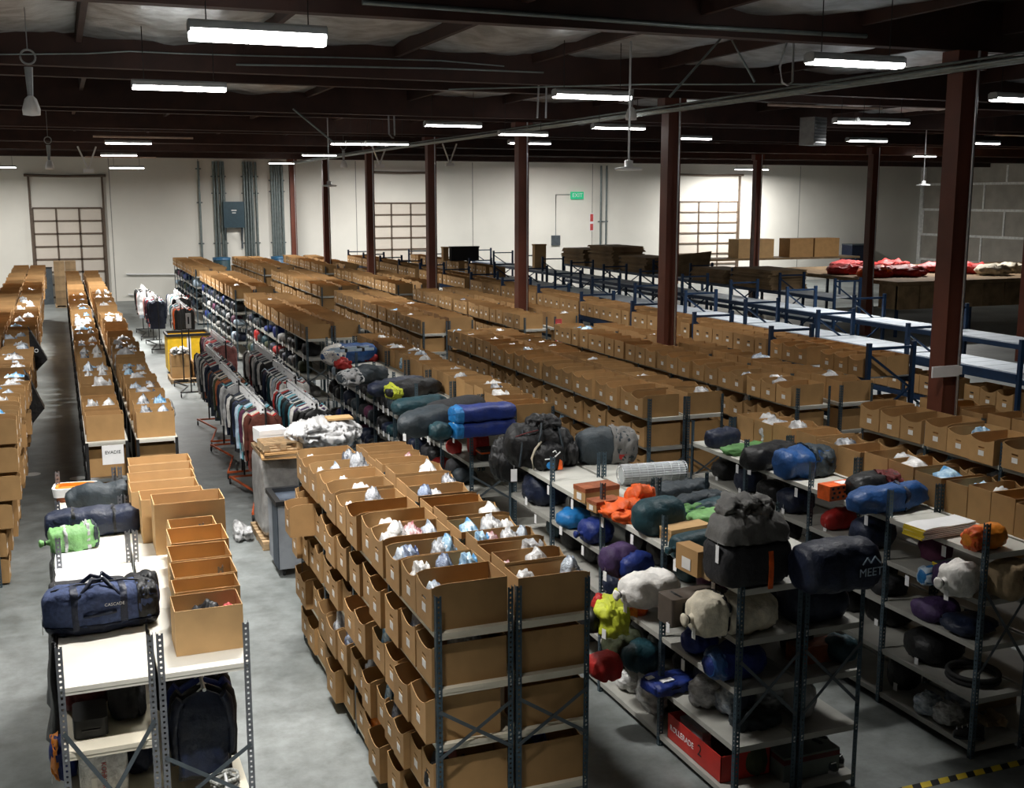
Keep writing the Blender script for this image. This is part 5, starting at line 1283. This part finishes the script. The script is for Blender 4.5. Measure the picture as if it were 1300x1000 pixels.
gs('cotton_sack', 'pale cotton sack with gathered neck and yellow tag on the second shelf', 'cotton sack', 1238, 772, 1.64, .40, .36, .38, 'white', .1, xf=.6, e=2.4, wr=.02, pleat=.8, neck=-1, tagm=-1)
o = gs('cotton_sack', 'cream sack with a dark ring symbol at the end of the second shelf', 'cotton sack', 1285, 766, 1.64, .44, .38, .38, 'tan', .05, xf=.6, e=3)
b = MB(); b.tube([(.05+.06*math.cos(t*pi/9), -.195, .19+.08*math.sin(t*pi/9)) for t in range(-7, 8)], .010, 6); b.tube([(-.02, -.195, .25), (.0, -.195, .14)], .010, 6); b.build('printed_mark', BLACK_M, o)
for (u, v, z, L, W, H, m, lab) in ((1140, 765, 1.17, .4, .3, .2, 'char', 'dark bag far along the third shelf'), (1192, 795, 1.17, .44, .4, .22, 'purple', 'purple glossy bag on the third shelf'), (1232, 812, 1.17, .55, .4, .16, 'navy', 'navy jacket folded on the third shelf'), (1135, 800, .63, .5, .5, .35, 'black', 'black bag on the fourth shelf by the posts'), (1190, 850, .63, .6, .5, .34, 'black', 'black shoulder bag on the fourth shelf'), (1150, 880, .13, .32, .3, .38, 'black', 'black box bag standing on the lowest shelf')):
    gs('stuff_sack', lab, 'bag', u, v, z, L, W, H, m, .08, xf=.6, e=3, tagm=-1 if z < 1 else 0)
o = thing('bicycle_tyre', 'black tyres lying on the fourth shelf end', 'tyre', (8.45, 8.55, .632))
for k in range(2): MB().tube([(.25*math.cos(t*pi/14), .25*math.sin(t*pi/14), .03+k*.05) for t in range(29)], .025, 8).build('tyre', RUBBER, o)
for i, (u, v, mi) in enumerate(((1175, 912, 1), (1200, 925, 0), (1215, 905, 1))):
    p = at(u, v, z=.13); bag(p.x+.12, p.y+.1, .132, 1.3, 1.3, .22, mi, i, ('pale blue plastic bag of goods on the lowest shelf by the tape', 'clear plastic bag of goods on the lowest shelf by the tape', 'clear blue plastic bag at the back of the lowest shelf by the tape')[i], None)
shoe('climbing_shoe', 'dark shiny shoe at the lowest shelf corner by the striped tape', 8.22, 8.32, .132, 2.6, FB['char'], FB['slate'])
pbox('brown_box', 'flattened brown carton leaning on the lowest shelf end', 'box', 1236, 905, 1290, 893, .03, .30, CARD_OLD, z=.13)
gs('garment_bundle', 'tan cloth bundle on the lowest shelf end', 'garment', 1268, 925, .13, .3, .2, .1, 'tan', 0, e=2.3, wr=.03)
# ---------------------------------------------------------------- clothing aisle row, second block: top deck
px('stuff_sack', 'white and blue sack under a folding frame on the clothing aisle shelving', 'stuff sack', 416, 466, 486, 458, .42, .44, 'blue', e=2.6, wr=.02, cap=(.01, .32, 'white'))
p = at(450, 447, z=2.5)
o = thing('folding_frame', 'pale folding frame with dark straps on top of the blue sack', 'frame', (p.x, p.y, 2.54), .1); MB().box(-.45, .35, -.16, -.13, 0, .05).box(-.45, .35, .13, .16, 0, .05).build('rail', FB['ice'], o); MB().box(-.25, -.20, -.17, .17, -.01, .06).box(.1, .15, -.17, .17, -.01, .06).build('strap', FB['black'], o)
for (u0, v0, u1, v1, H, W, m, lab, kw) in (
 (455, 460, 490, 454, .16, .34, 'red', 'crumpled red jacket on the clothing aisle shelving', dict(e=2.2, wr=.05)),
 (433, 470, 450, 467, .18, .26, 'red', 'small red bundle in front of the blue sack', dict(e=2.2, wr=.04)),
 (440, 492, 500, 482, .30, .40, 'slate', 'slate grey duffel on the clothing aisle shelving', dict(e=3, wr=.03, cap=(.02, .3, 'lgrey'))),
 (476, 505, 545, 492, .30, .42, 'navy', 'navy duffel with a white printed strip on the clothing aisle shelving', dict(e=3, wr=.02)),
 (510, 515, 575, 503, .30, .44, 'black', 'long black duffel with a lime mark on the clothing aisle shelving', dict(e=3, wr=.02, cap=(.03, .14, 'lime'))),
 (515, 535, 580, 525, .28, .36, 'teal', 'dark green roll in front of the long black duffel', dict(e=4, wr=.012)),
 (528, 562, 590, 545, .42, .50, 'slate', 'big dark slate round bag on the clothing aisle shelving', dict(e=2.4, wr=.016, tagm=-1)),
 (560, 545, 622, 532, .40, .44, 'char', 'large charcoal roll behind the two blue rolls', dict(e=6, wr=.008, tagm=-1))):
    o = px('duffel_bag', lab, 'duffel bag', u0, v0, u1, v1, H, W, m, **kw)
    if 'printed strip' in lab:
        L_ = .55; MB().box(-.2, .25, -W/2-.012, -W/2+.02, .19, .26).build('printed_strip', PAPER, o); put('lettering', text_mesh('GO REVS', .06, .001), o, (.03, -W/2-.014, .225), rot=(pi/2, 0, 0)).data.materials.append(INK)
px('sleeping_bag', 'lower of two stacked bright blue rolls at the near end of the clothing aisle row', 'sleeping bag', 575, 556, 652, 548, .24, .34, 'royal', n=3.4, e=9, wr=.012, cap=(.0, .12, 'sky'), tagm=-1)
c, L, rz = span(575, 556, 652, 548, 2.11, .34)
softie('sleeping_bag', 'upper of two stacked bright blue rolls at the near end of the clothing aisle row', 'sleeping bag', (c.x, c.y, 2.335), L, .34, .24, 'royal', rz, n=3.2, e=9, wr=.014, cap=(.0, .12, 'sky'), tagm=-1)
gs('stuff_sack', 'dark green sack with tag under the charcoal roll', 'stuff sack', 560, 560, 2.11, .34, .3, .24, 'teal', 0, xf=.2, e=3, tagm=-1)
# lower decks of that row: small tagged things
p = at(605, 592, z=1.64)
o = mbox('tool_case', 'black and orange tool case on the near second shelf of the clothing aisle row', 'case', 5.62, 5.98, 15.5, 15.75, 1.642, .17, BLACK_M, .05); MB().box(-.181, .181, -.126, .126, .11, .135).build('band', FB['orange'], o); MB().box(-.06, .06, -.135, -.12, .05, .1).build('latch', CHROME, o)
softie('stuff_sack', 'red sack standing behind the black tool case', 'stuff sack', (5.75, 16.0, 1.642), .3, .34, .36, 'red', e=4)
for (u, v, z, m, lab) in ((575, 578, 1.64, 'red', 'small red helmet-shaped bag on the second shelf'), (333 + 0, 0, 0, None, None)):
    if m: gs('stuff_sack', lab, 'bag', u, v, z, .24, .24, .24, m, 0, xf=.5, e=2.2)
r = random.Random(123)
PAL = ['black', 'navy', 'char', 'slate', 'teal', 'black', 'navy', 'lgrey', 'black', 'ice', 'royal', 'plum', 'black', 'olive', 'red', 'black', 'grey', 'char', 'black', 'navy', 'black', 'slate', 'char']
SMALL = [soft(.34, .26, .24, 2.4, e, wr=w, seed=200+i, freq=8, seg=14, ring=14) for i, (e, w) in enumerate(((2.4, .03), (3, .02), (4, .015), (2.2, .045), (2.6, .03), (5, .012)))]
SMC = {}
STAG = tag_mb((-.165, -.05, .10), .12, .07, .05).mesh('tag', TAGW)
def small(k, m):
    if (k, m) not in SMC: SMC[(k, m)] = SMALL[k].mesh('gear_bag', FB[m])
    return SMC[(k, m)]
cnt = 0
for bi, (y0, bn) in enumerate(BL):
    tiers = (1, 2, 3, 4) if bi < 2 else (1, 2, 3)
    for bay in range(7):
        for ti in tiers:
            n = 3 if bi == 0 else 2 if bi < 3 else 1
            for k in range(n):
                if bi == 0 and bay == 0 and ti == 1 and k < 2: continue
                if r.random() < .1: continue
                m = r.choice(PAL); q = r.randrange(6)
                y = y0 + bay*BAY + .20 + (k+.5)*(BAY-.36)/n
                s = (.9+.45*r.random(), (.95+.3*r.random())*(1 if n == 3 else 1.45 if n == 2 else 2.6), .8+.7*r.random())
                o = put('gear_bag', small(q, m), None, (5.40+.168*s[0], y, LEV[ti]+.002), (r.random()-.5)*.12, None, s)
                tag(o, f'{CL.get(m, m)} gear bag, {nth(k)} in {nth(bay)} bay, {TN[ti]} shelf, clothing aisle row, {bn}', 'gear bag', f'gear bags in the clothing aisle row, {bn}')
                if r.random() < .8: put('tag', STAG, o)
                cnt += 1
for (xx, ys, nm, lv) in ((5.80, 8.4, 'gear shelving', (1, 2, 3, 4)), (6.40, 8.6, 'far gear shelving', (1, 2, 3)), (8.6, 9.2, 'sleeping bag shelving', (1, 2, 3))):
    for ti in lv:
        y = ys; i = 0
        while y < 13.4:
            m = r.choice(['black', 'navy', 'char', 'black', 'slate', 'teal', 'black', 'plum', 'olive']); q = r.randrange(6)
            s = (.7+.2*r.random(), 1.1+.5*r.random(), .9+.6*r.random())
            yy = clear_posts(xx, y+.14, .17*s[0], .13*s[1]); bx = (xx-.17*s[0], xx+.17*s[0], yy-.13*s[1], yy+.13*s[1], LEV[ti], LEV[ti]+.24*s[2])
            if any(bx[0] < p[1] and bx[1] > p[0] and bx[2] < p[3] and bx[3] > p[2] and bx[4] < p[5] and bx[5] > p[4] for p in PLACED): y += .12; continue
            PLACED.append(bx)
            o = put('gear_bag', small(q, m), None, (xx, yy, LEV[ti]+.002), (r.random()-.5)*.1, None, s)
            tag(o, f'{CL.get(m, m)} gear bag at back of {TN[ti]} deck, {nm}, {nth(i)} from near end', 'gear bag', f'gear bags set back on the {nm}')
            y += .42+.25*r.random(); i += 1
print('gear bags', cnt)
# ---------------------------------------------------------------- wrapped pallet and bin behind the front cartons
o = pallet('wooden pallet under the wrapped grey load behind the front cartons', 3.28, 18.2, 0, 1.15, 1.3)
GWRAP = mat('stretch_wrap_grey', (.30, .29, .28), .35, var=.25, scale=6, bump=.5, bscale=16, coat=.3)
o = thing('wrapped_load', 'grey stretch-wrapped load on the pallet behind the front cartons', 'wrapped load', (3.28, 18.2, .139))
b = soft(1.08, 1.24, 1.36, 7, 9, wr=.02, freq=4, seed=91, flat=1.); b.build('wrap', GWRAP, o)
MB().box(-.52, .52, -.6, .6, 1.3, 1.36).build('top_card', CARD_OLD, o)
p = at(345, 612, y=15.7)
for i in range(3):
    o = thing('flat_carton', f'flattened brown carton, {nth(i)} from the bottom of the pile on the wrapped load', 'flat carton', (3.06+.02*(i % 2), 17.85+.02*i, 1.502+i*.031), .06*(i-2), 'flattened cartons on the wrapped load')
    MB().box(-.30, .30, -.5, .5, 0, .013).box(-.30, .28, -.48, .5, .015, .028).build('sheet', CARD_OLD if i % 2 else CARD, o)
o = pallet('small wooden crate base lying on the flattened cartons', 3.05, 17.72, 0.05, .62, .5); o.location.z = 1.6
o = thing('white_box', 'white box lying on top of the wrapped load behind the front cartons', 'box', (3.02, 18.0, 1.52), .1); MB().box(-.24, .2, .0, .42, .10, .32).build('body', PAPER, o); MB().box(-.242, .202, -.002, .422, .24, .322).build('lid', PAPER, o)
b = soft(1.25, .95, .40, 2.2, 2.0, wr=.075, freq=7, seed=95, seg=60, ring=56)
o = thing('plastic_sheet', 'big heap of crumpled white plastic sheet behind the front cartons', 'plastic sheet', (3.76, 17.8, 1.6)); b.build('sheet', mat('plastic_sheet_white', (.50, .50, .50), .35, var=.12, scale=8, bump=.6, bscale=14), o); MB().box(.05, .45, -.2, .1, .40, .43).build('card', CARD_PALE, o)
o = thing('fabric_bin', 'grey fabric bin with black rim standing behind the front cartons', 'bin', (3.16, 16.6, 0)); GB = mat('bin_grey_fabric', (.27, .29, .32), .7, var=.15, scale=4, bump=.3, bscale=9)
b = MB()
for (x0, x1, y0, y1) in ((-.44, .44, -.42, -.40), (-.44, .44, .40, .42), (-.44, -.42, -.40, .40), (.42, .44, -.40, .40)): b.box(x0, x1, y0, y1, .12, 1.12)
b.build('sides', GB, o); MB().box(-.42, .42, -.4, .4, .12, .15).build('base', BLACK_M, o); b = MB()
for (x0, x1, y0, y1) in ((-.47, .47, -.45, -.37), (-.47, .47, .37, .45), (-.47, -.39, -.37, .37), (.39, .47, -.37, .37)): b.box(x0, x1, y0, y1, 1.08, 1.15)
b.build('rim', BLACK_M, o); MB().box(-.41, .41, -.39, .39, .93, .95).build('liner', mat('bin_liner', (.33, .40, .50), .5), o)
MB().box(-.455, -.44, -.43, .0, .12, 1.08).build('dark_panel', mat('bin_dark_panel', (.04, .055, .075), .7), o)
for sx in (-1, 1):
    for sy in (-1, 1): MB().lathe([(.02, -.02), (.06, -.018), (.06, .018), (.02, .02)], 12, (sx*.36, sy*.32, .06), axis='x').build('caster', RUBBER, o)
p = at(348, 690, z=0)
o = softie('plastic_wrap', 'loose clear plastic trailing on the floor beside the wrapped load', 'plastic wrap', (2.50, 18.3, 0), .3, .4, .24, PB[0], e=2.2, wr=.05)
# tall pallet of cartons at the far end of the dark aisle
o = pallet('wooden pallet under the tall brown stack at the end of the dark aisle', .22, 62.4, 0, 1.1, 1.2)
k = 0
for lv in range(6):
    for ix in range(2):
        for iy in range(2):
            cbox(f'brown carton of the tall stack ending the dark aisle, {nth(lv)} layer, {nth(ix*2+iy)} place', -.04+.53*ix, 62.12+.56*iy, .139+lv*.362, .51, .54, .36, CARD_OLD, 0, 'cartons of the tall stack at the end of the dark aisle')
o = thing('dark_panel', 'dark board leaning on the end wall beside the tall brown stack', 'panel', (-.55, 64.0, 0)); MB().box(-.5, .15, -.05, .05, 0, 1.9).build('board', STEEL_D, o); MB().box(-.52, .17, -.06, .06, 1.86, 1.93).build('edge', BLACK_M, o)
# black bags hanging from the stacked cartons over the dark aisle
for (u, v, lab) in ((48, 445, 'black tote with white ring mark hanging from the stacked cartons'), (33, 505, 'black garment hanging from the nearer stacked cartons')):
    y = 25.5 if u == 48 else 21.2
    p = at(u, v, y=y); o = thing('hanging_bag', lab, 'bag', (-.66, y, p.z))
    b = MB(); b.prism([(-.02, .42), (.02, .42), (.30 if u == 48 else .26, -.18), (.06, -.42), (-.02, -.32)], -.16, .16, 'y'); b.build('body', FB['black'], o)
    MB().tube([(-.0, -.1, .42), (-.03, 0, .5), (-.0, .1, .42)], .012, 6).build('strap', FB['black'], o)
    if u == 48: b = MB(); b.tube([(.1+.035*math.cos(t*pi/6), -.165, .02+.035*math.sin(t*pi/6)) for t in range(13)], .008, 5); b.build('printed_ring', PAPER, o)
# tall end post of the stacked row
rack(-2.0, 17.2, 1, 'blue-grey shelving end frame before the stacked cartons', w=.95, bay=.4, levels=(.3,), post='N', braces=(), bolts=False)
# ---------------------------------------------------------------- flat cardboard piles and red heap on the far racking
def pile(lab, u, v, y, w, d, n, m, group, th=.05):
    p = at(u, v, y=y)
    for i in range(n):
        o = put('flat_carton', PILEM[i % 3], None, (p.x+R.uniform(-.08, .08), y+R.uniform(-.08, .08), 2.30+i*th*1.02), R.uniform(-.06, .06), None, (w, d, th/.05))
        tag(o, f'flat brown cardboard sheet bundle, {nth(i)} from the bottom, {lab}', 'flat cardboard', group)
PILEM = []
for i in range(3):
    b = MB(); 
    for k in range(3): b.box(-.5+.01*k, .5-.012*((k+i) % 3), -.5, .5-.01*k, k*.0167, k*.0167+.015)
    PILEM.append(b.mesh('flat_carton', CARD_OLD))
for (y, w, d, n, lab) in ((50.3, 1.5, 2.5, 9, 'far pile before the plain end wall'), (47.25, 1.6, 2.5, 12, 'tallest pile before the plain end wall'), (44.2, 1.5, 2.5, 8, 'pile beside the second brown column'), (38.1, 1.4, 2.4, 6, 'pile below the third roll-up door'), (35.05, 1.5, 2.5, 8, 'pile nearest the far brown column')):
    for i in range(n):
        o = put('flat_carton', PILEM[i % 3], None, (23.74+R.uniform(-.08, .08), y+R.uniform(-.05, .05), 2.296+i*.085), R.uniform(-.02, .02), None, (w, d, 1.7))
        tag(o, f'flat cardboard bundle, {nth(i)} from bottom of the {lab}', 'flat cardboard', f'flat cardboard in the {lab}')
o = thing('leaning_cardboard', 'large brown cardboard sheet standing before the third roll-up door', 'cardboard', (23.9, 41.2, 2.294)); MB().prism([(-1.15, 0), (1.05, 0), (1.2, 1.0), (-1.05, .82)], -.02, .02, 'y').build('sheet', CARD_OLD, o); MB().prism([(-1.15, 0), (1.05, 0), (1.05, .05), (-1.15, .05)], -.03, .03, 'y').build('fold', CARD_OLD, o)
for i, (x, y, z, w, h, lab) in enumerate(((20.2, 47.9, 2.294, .55, 1.1, 'pale board standing before the exit sign wall'), (16.85, 48.6, 2.70, 1.3, .62, 'black flat case standing on far cartons'), (16.05, 48.9, 2.70, .24, .6, 'brown box standing on the far cartons beside the black case'))):
    o = thing('upright_panel', lab, 'panel', (x, y, z)); MB().box(-w/2, w/2, -.15, .15, 0, h).build('body', (CARD_PALE, BLACK_M, CARD)[i], o); MB().box(-w/2-.02, w/2+.02, -.17, .17, h-.05, h+.01).build('top_edge', (CARD_PALE, BLACK_M, CARD_PALE)[i], o)
# broad dark shelf with red sheets in front of the side wall
o = thing('storage_platform', 'long dark carton-filled storage deck before the panelled side wall', 'storage deck', (0, 0, 0))
MB().box(30.6, 46, 36.3, 46.0, 2.05, 2.2).build('deck', CARD_OLD, o)
for x in (30.7, 34.4, 40.2, 45.8):
    for y in (36.4, 45.8): MB().box(x, x+.1, y, y+.1, 0, 2.05).build('post', BLUE_ST, o)
for k in range(14):
    x = 30.7+k*1.09; MB().box(x, x+1.03, 36.35, 37.5, 1.1, 2.04).build('stored_carton', CARD_OLD, o)
RS = [soft(2.6, 1.8, .5, 2.2, 2.2, wr=.12, freq=2.4, seed=300+i, seg=18, ring=18) for i in range(3)]
for i, (u, v, y, sc, m) in enumerate(((1065, 341, 41., 1., 'red'), (1100, 345, 39.2, .9, 'orange'), (1150, 345, 39., 1.1, 'red'), (1190, 345, 40.6, 1., 'red'), (1235, 350, 39.4, 1., 'red'), (1020, 345, 39., .8, 'red'), (1080, 338, 43.5, 1.1, 'coral'), (1130, 340, 43., 1., 'red'), (1260, 352, 38.2, .9, 'cream'), (1285, 352, 39.2, .9, 'cream'))):
    x = max(at(u, v, y=y).x, 31.8); o = thing('folded_sheet', f'{CL.get(m, m)} folded sheet on the long dark storage deck, {nth(i)} noted', 'folded sheet', (x, y, 2.202), 0, 'red and cream sheets on the storage deck')
    b = RS[i % 3]; bb = MB(); bb.merge(b); bb.v = [(a*sc*.72, c*sc*.62, d*.9) for a, c, d in bb.v]; bb.build('cloth', FB[m], o); MB().box(-.3, .3, -.60*sc*.9, -.5*sc*.9, .02, .1).build('fold', FB[m], o)
for (u, y, lab, w) in ((953, 52.5, 'pale yellow closed carton by the far brown column', 2.2), (1010, 52.5, 'brown closed carton by the end wall', 1.5), (1042, 52.5, 'brown closed carton between the end wall cartons', 1.6)):
    x = at(u, 330, y=y).x; cbox(lab, x, y, 2.3, w, 1., 1.0, CARD_PALE if u == 953 else CARD)
o = thing('storage_platform', 'storage deck carrying closed cartons before the end wall', 'storage deck', (0, 0, 0)); MB().box(31, 41, 51.8, 53.4, 2.2, 2.298).build('deck', CARD_OLD, o)
for x in (31.1, 40.8):
    for y in (51.9, 53.2): MB().box(x, x+.1, y, y+.1, 0, 2.2).build('post', BLUE_ST, o)
# red floor-level strip seen behind the middle row and the small rack end signs
for (u, v, lab) in ((709, 425, 'narrow red and white card on the far rack end by the third column'),):
    p = at(u, v, y=27.25); o = thing('rack_sign', lab, 'sign', (p.x, 27.25, p.z)); MB().box(-.09, .09, -.01, .0, -.42, .42).build('card', FB['coral'], o); MB().box(-.05, .05, -.014, -.01, -.3, .3).build('print', PAPER, o)
# spread a few loose tags over the gear shelf edges
n_ = 0
for (x, ys, z) in ((5.345, (8.6, 9.3, 10.2, 10.9, 11.7, 12.4), 2.07), (5.345, (8.9, 9.8, 10.6, 11.4, 12.8), 1.60), (5.345, (9.1, 10.4, 11.9), 1.13), (8.085, (8.7, 9.9, 11.2, 12.5), 2.07), (8.085, (9.2, 10.6, 12.0), 1.6)):
    for y in ys:
        o = tag_mb((x+.016, y, z), .11, .06, .03).build('hanging_tag', TAGW); tag(o, f'white paper tag hanging from the {("gear", "sleeping bag")[x > 7]} shelving edge, {nth(n_)} counted', 'tag', 'white tags on the shelf edges'); n_ += 1
# ---------------------------------------------------------------- camera, world, view
cd = bpy.data.cameras.new('camera'); cam = bpy.data.objects.new('camera', cd); COL.objects.link(cam)
cam.location = CAM; cam.rotation_euler = (pi/2-PITCH, 0, -YAW)
cd.sensor_fit = 'HORIZONTAL'; cd.sensor_width = 36; cd.lens = F/1300*36; cd.clip_end = 300; cd.clip_start = .1
SC.camera = cam
w = bpy.data.worlds.new('world'); SC.world = w; w.use_nodes = True
w.node_tree.nodes['Background'].inputs['Color'].default_value = (.5, .6, .7, 1); w.node_tree.nodes['Background'].inputs['Strength'].default_value = 0.02
vs_ = SC.view_settings; SC.display_settings.display_device = 'sRGB'
vs_.view_transform = 'Standard'; vs_.look = 'None'; vs_.exposure = 1.9; vs_.gamma = 1.; vs_.use_curve_mapping = False
cy = SC.cycles; cy.use_denoising = True; cy.max_bounces = 6; cy.diffuse_bounces = 3; cy.glossy_bounces = 3; cy.transparent_max_bounces = 8; cy.transmission_bounces = 2
cy.sample_clamp_indirect = 4.; cy.use_light_tree = True
dup = [k for k, n in USED.items() if n > 1]
print('OBJECTS', len(bpy.data.objects), 'dup labels', len(dup), dup[:8])

for o_ in bpy.data.objects:
    l = o_.get('label')
    if o_.parent is None and l and len(l.split()) > 16: print('LONG', o_.name, l)
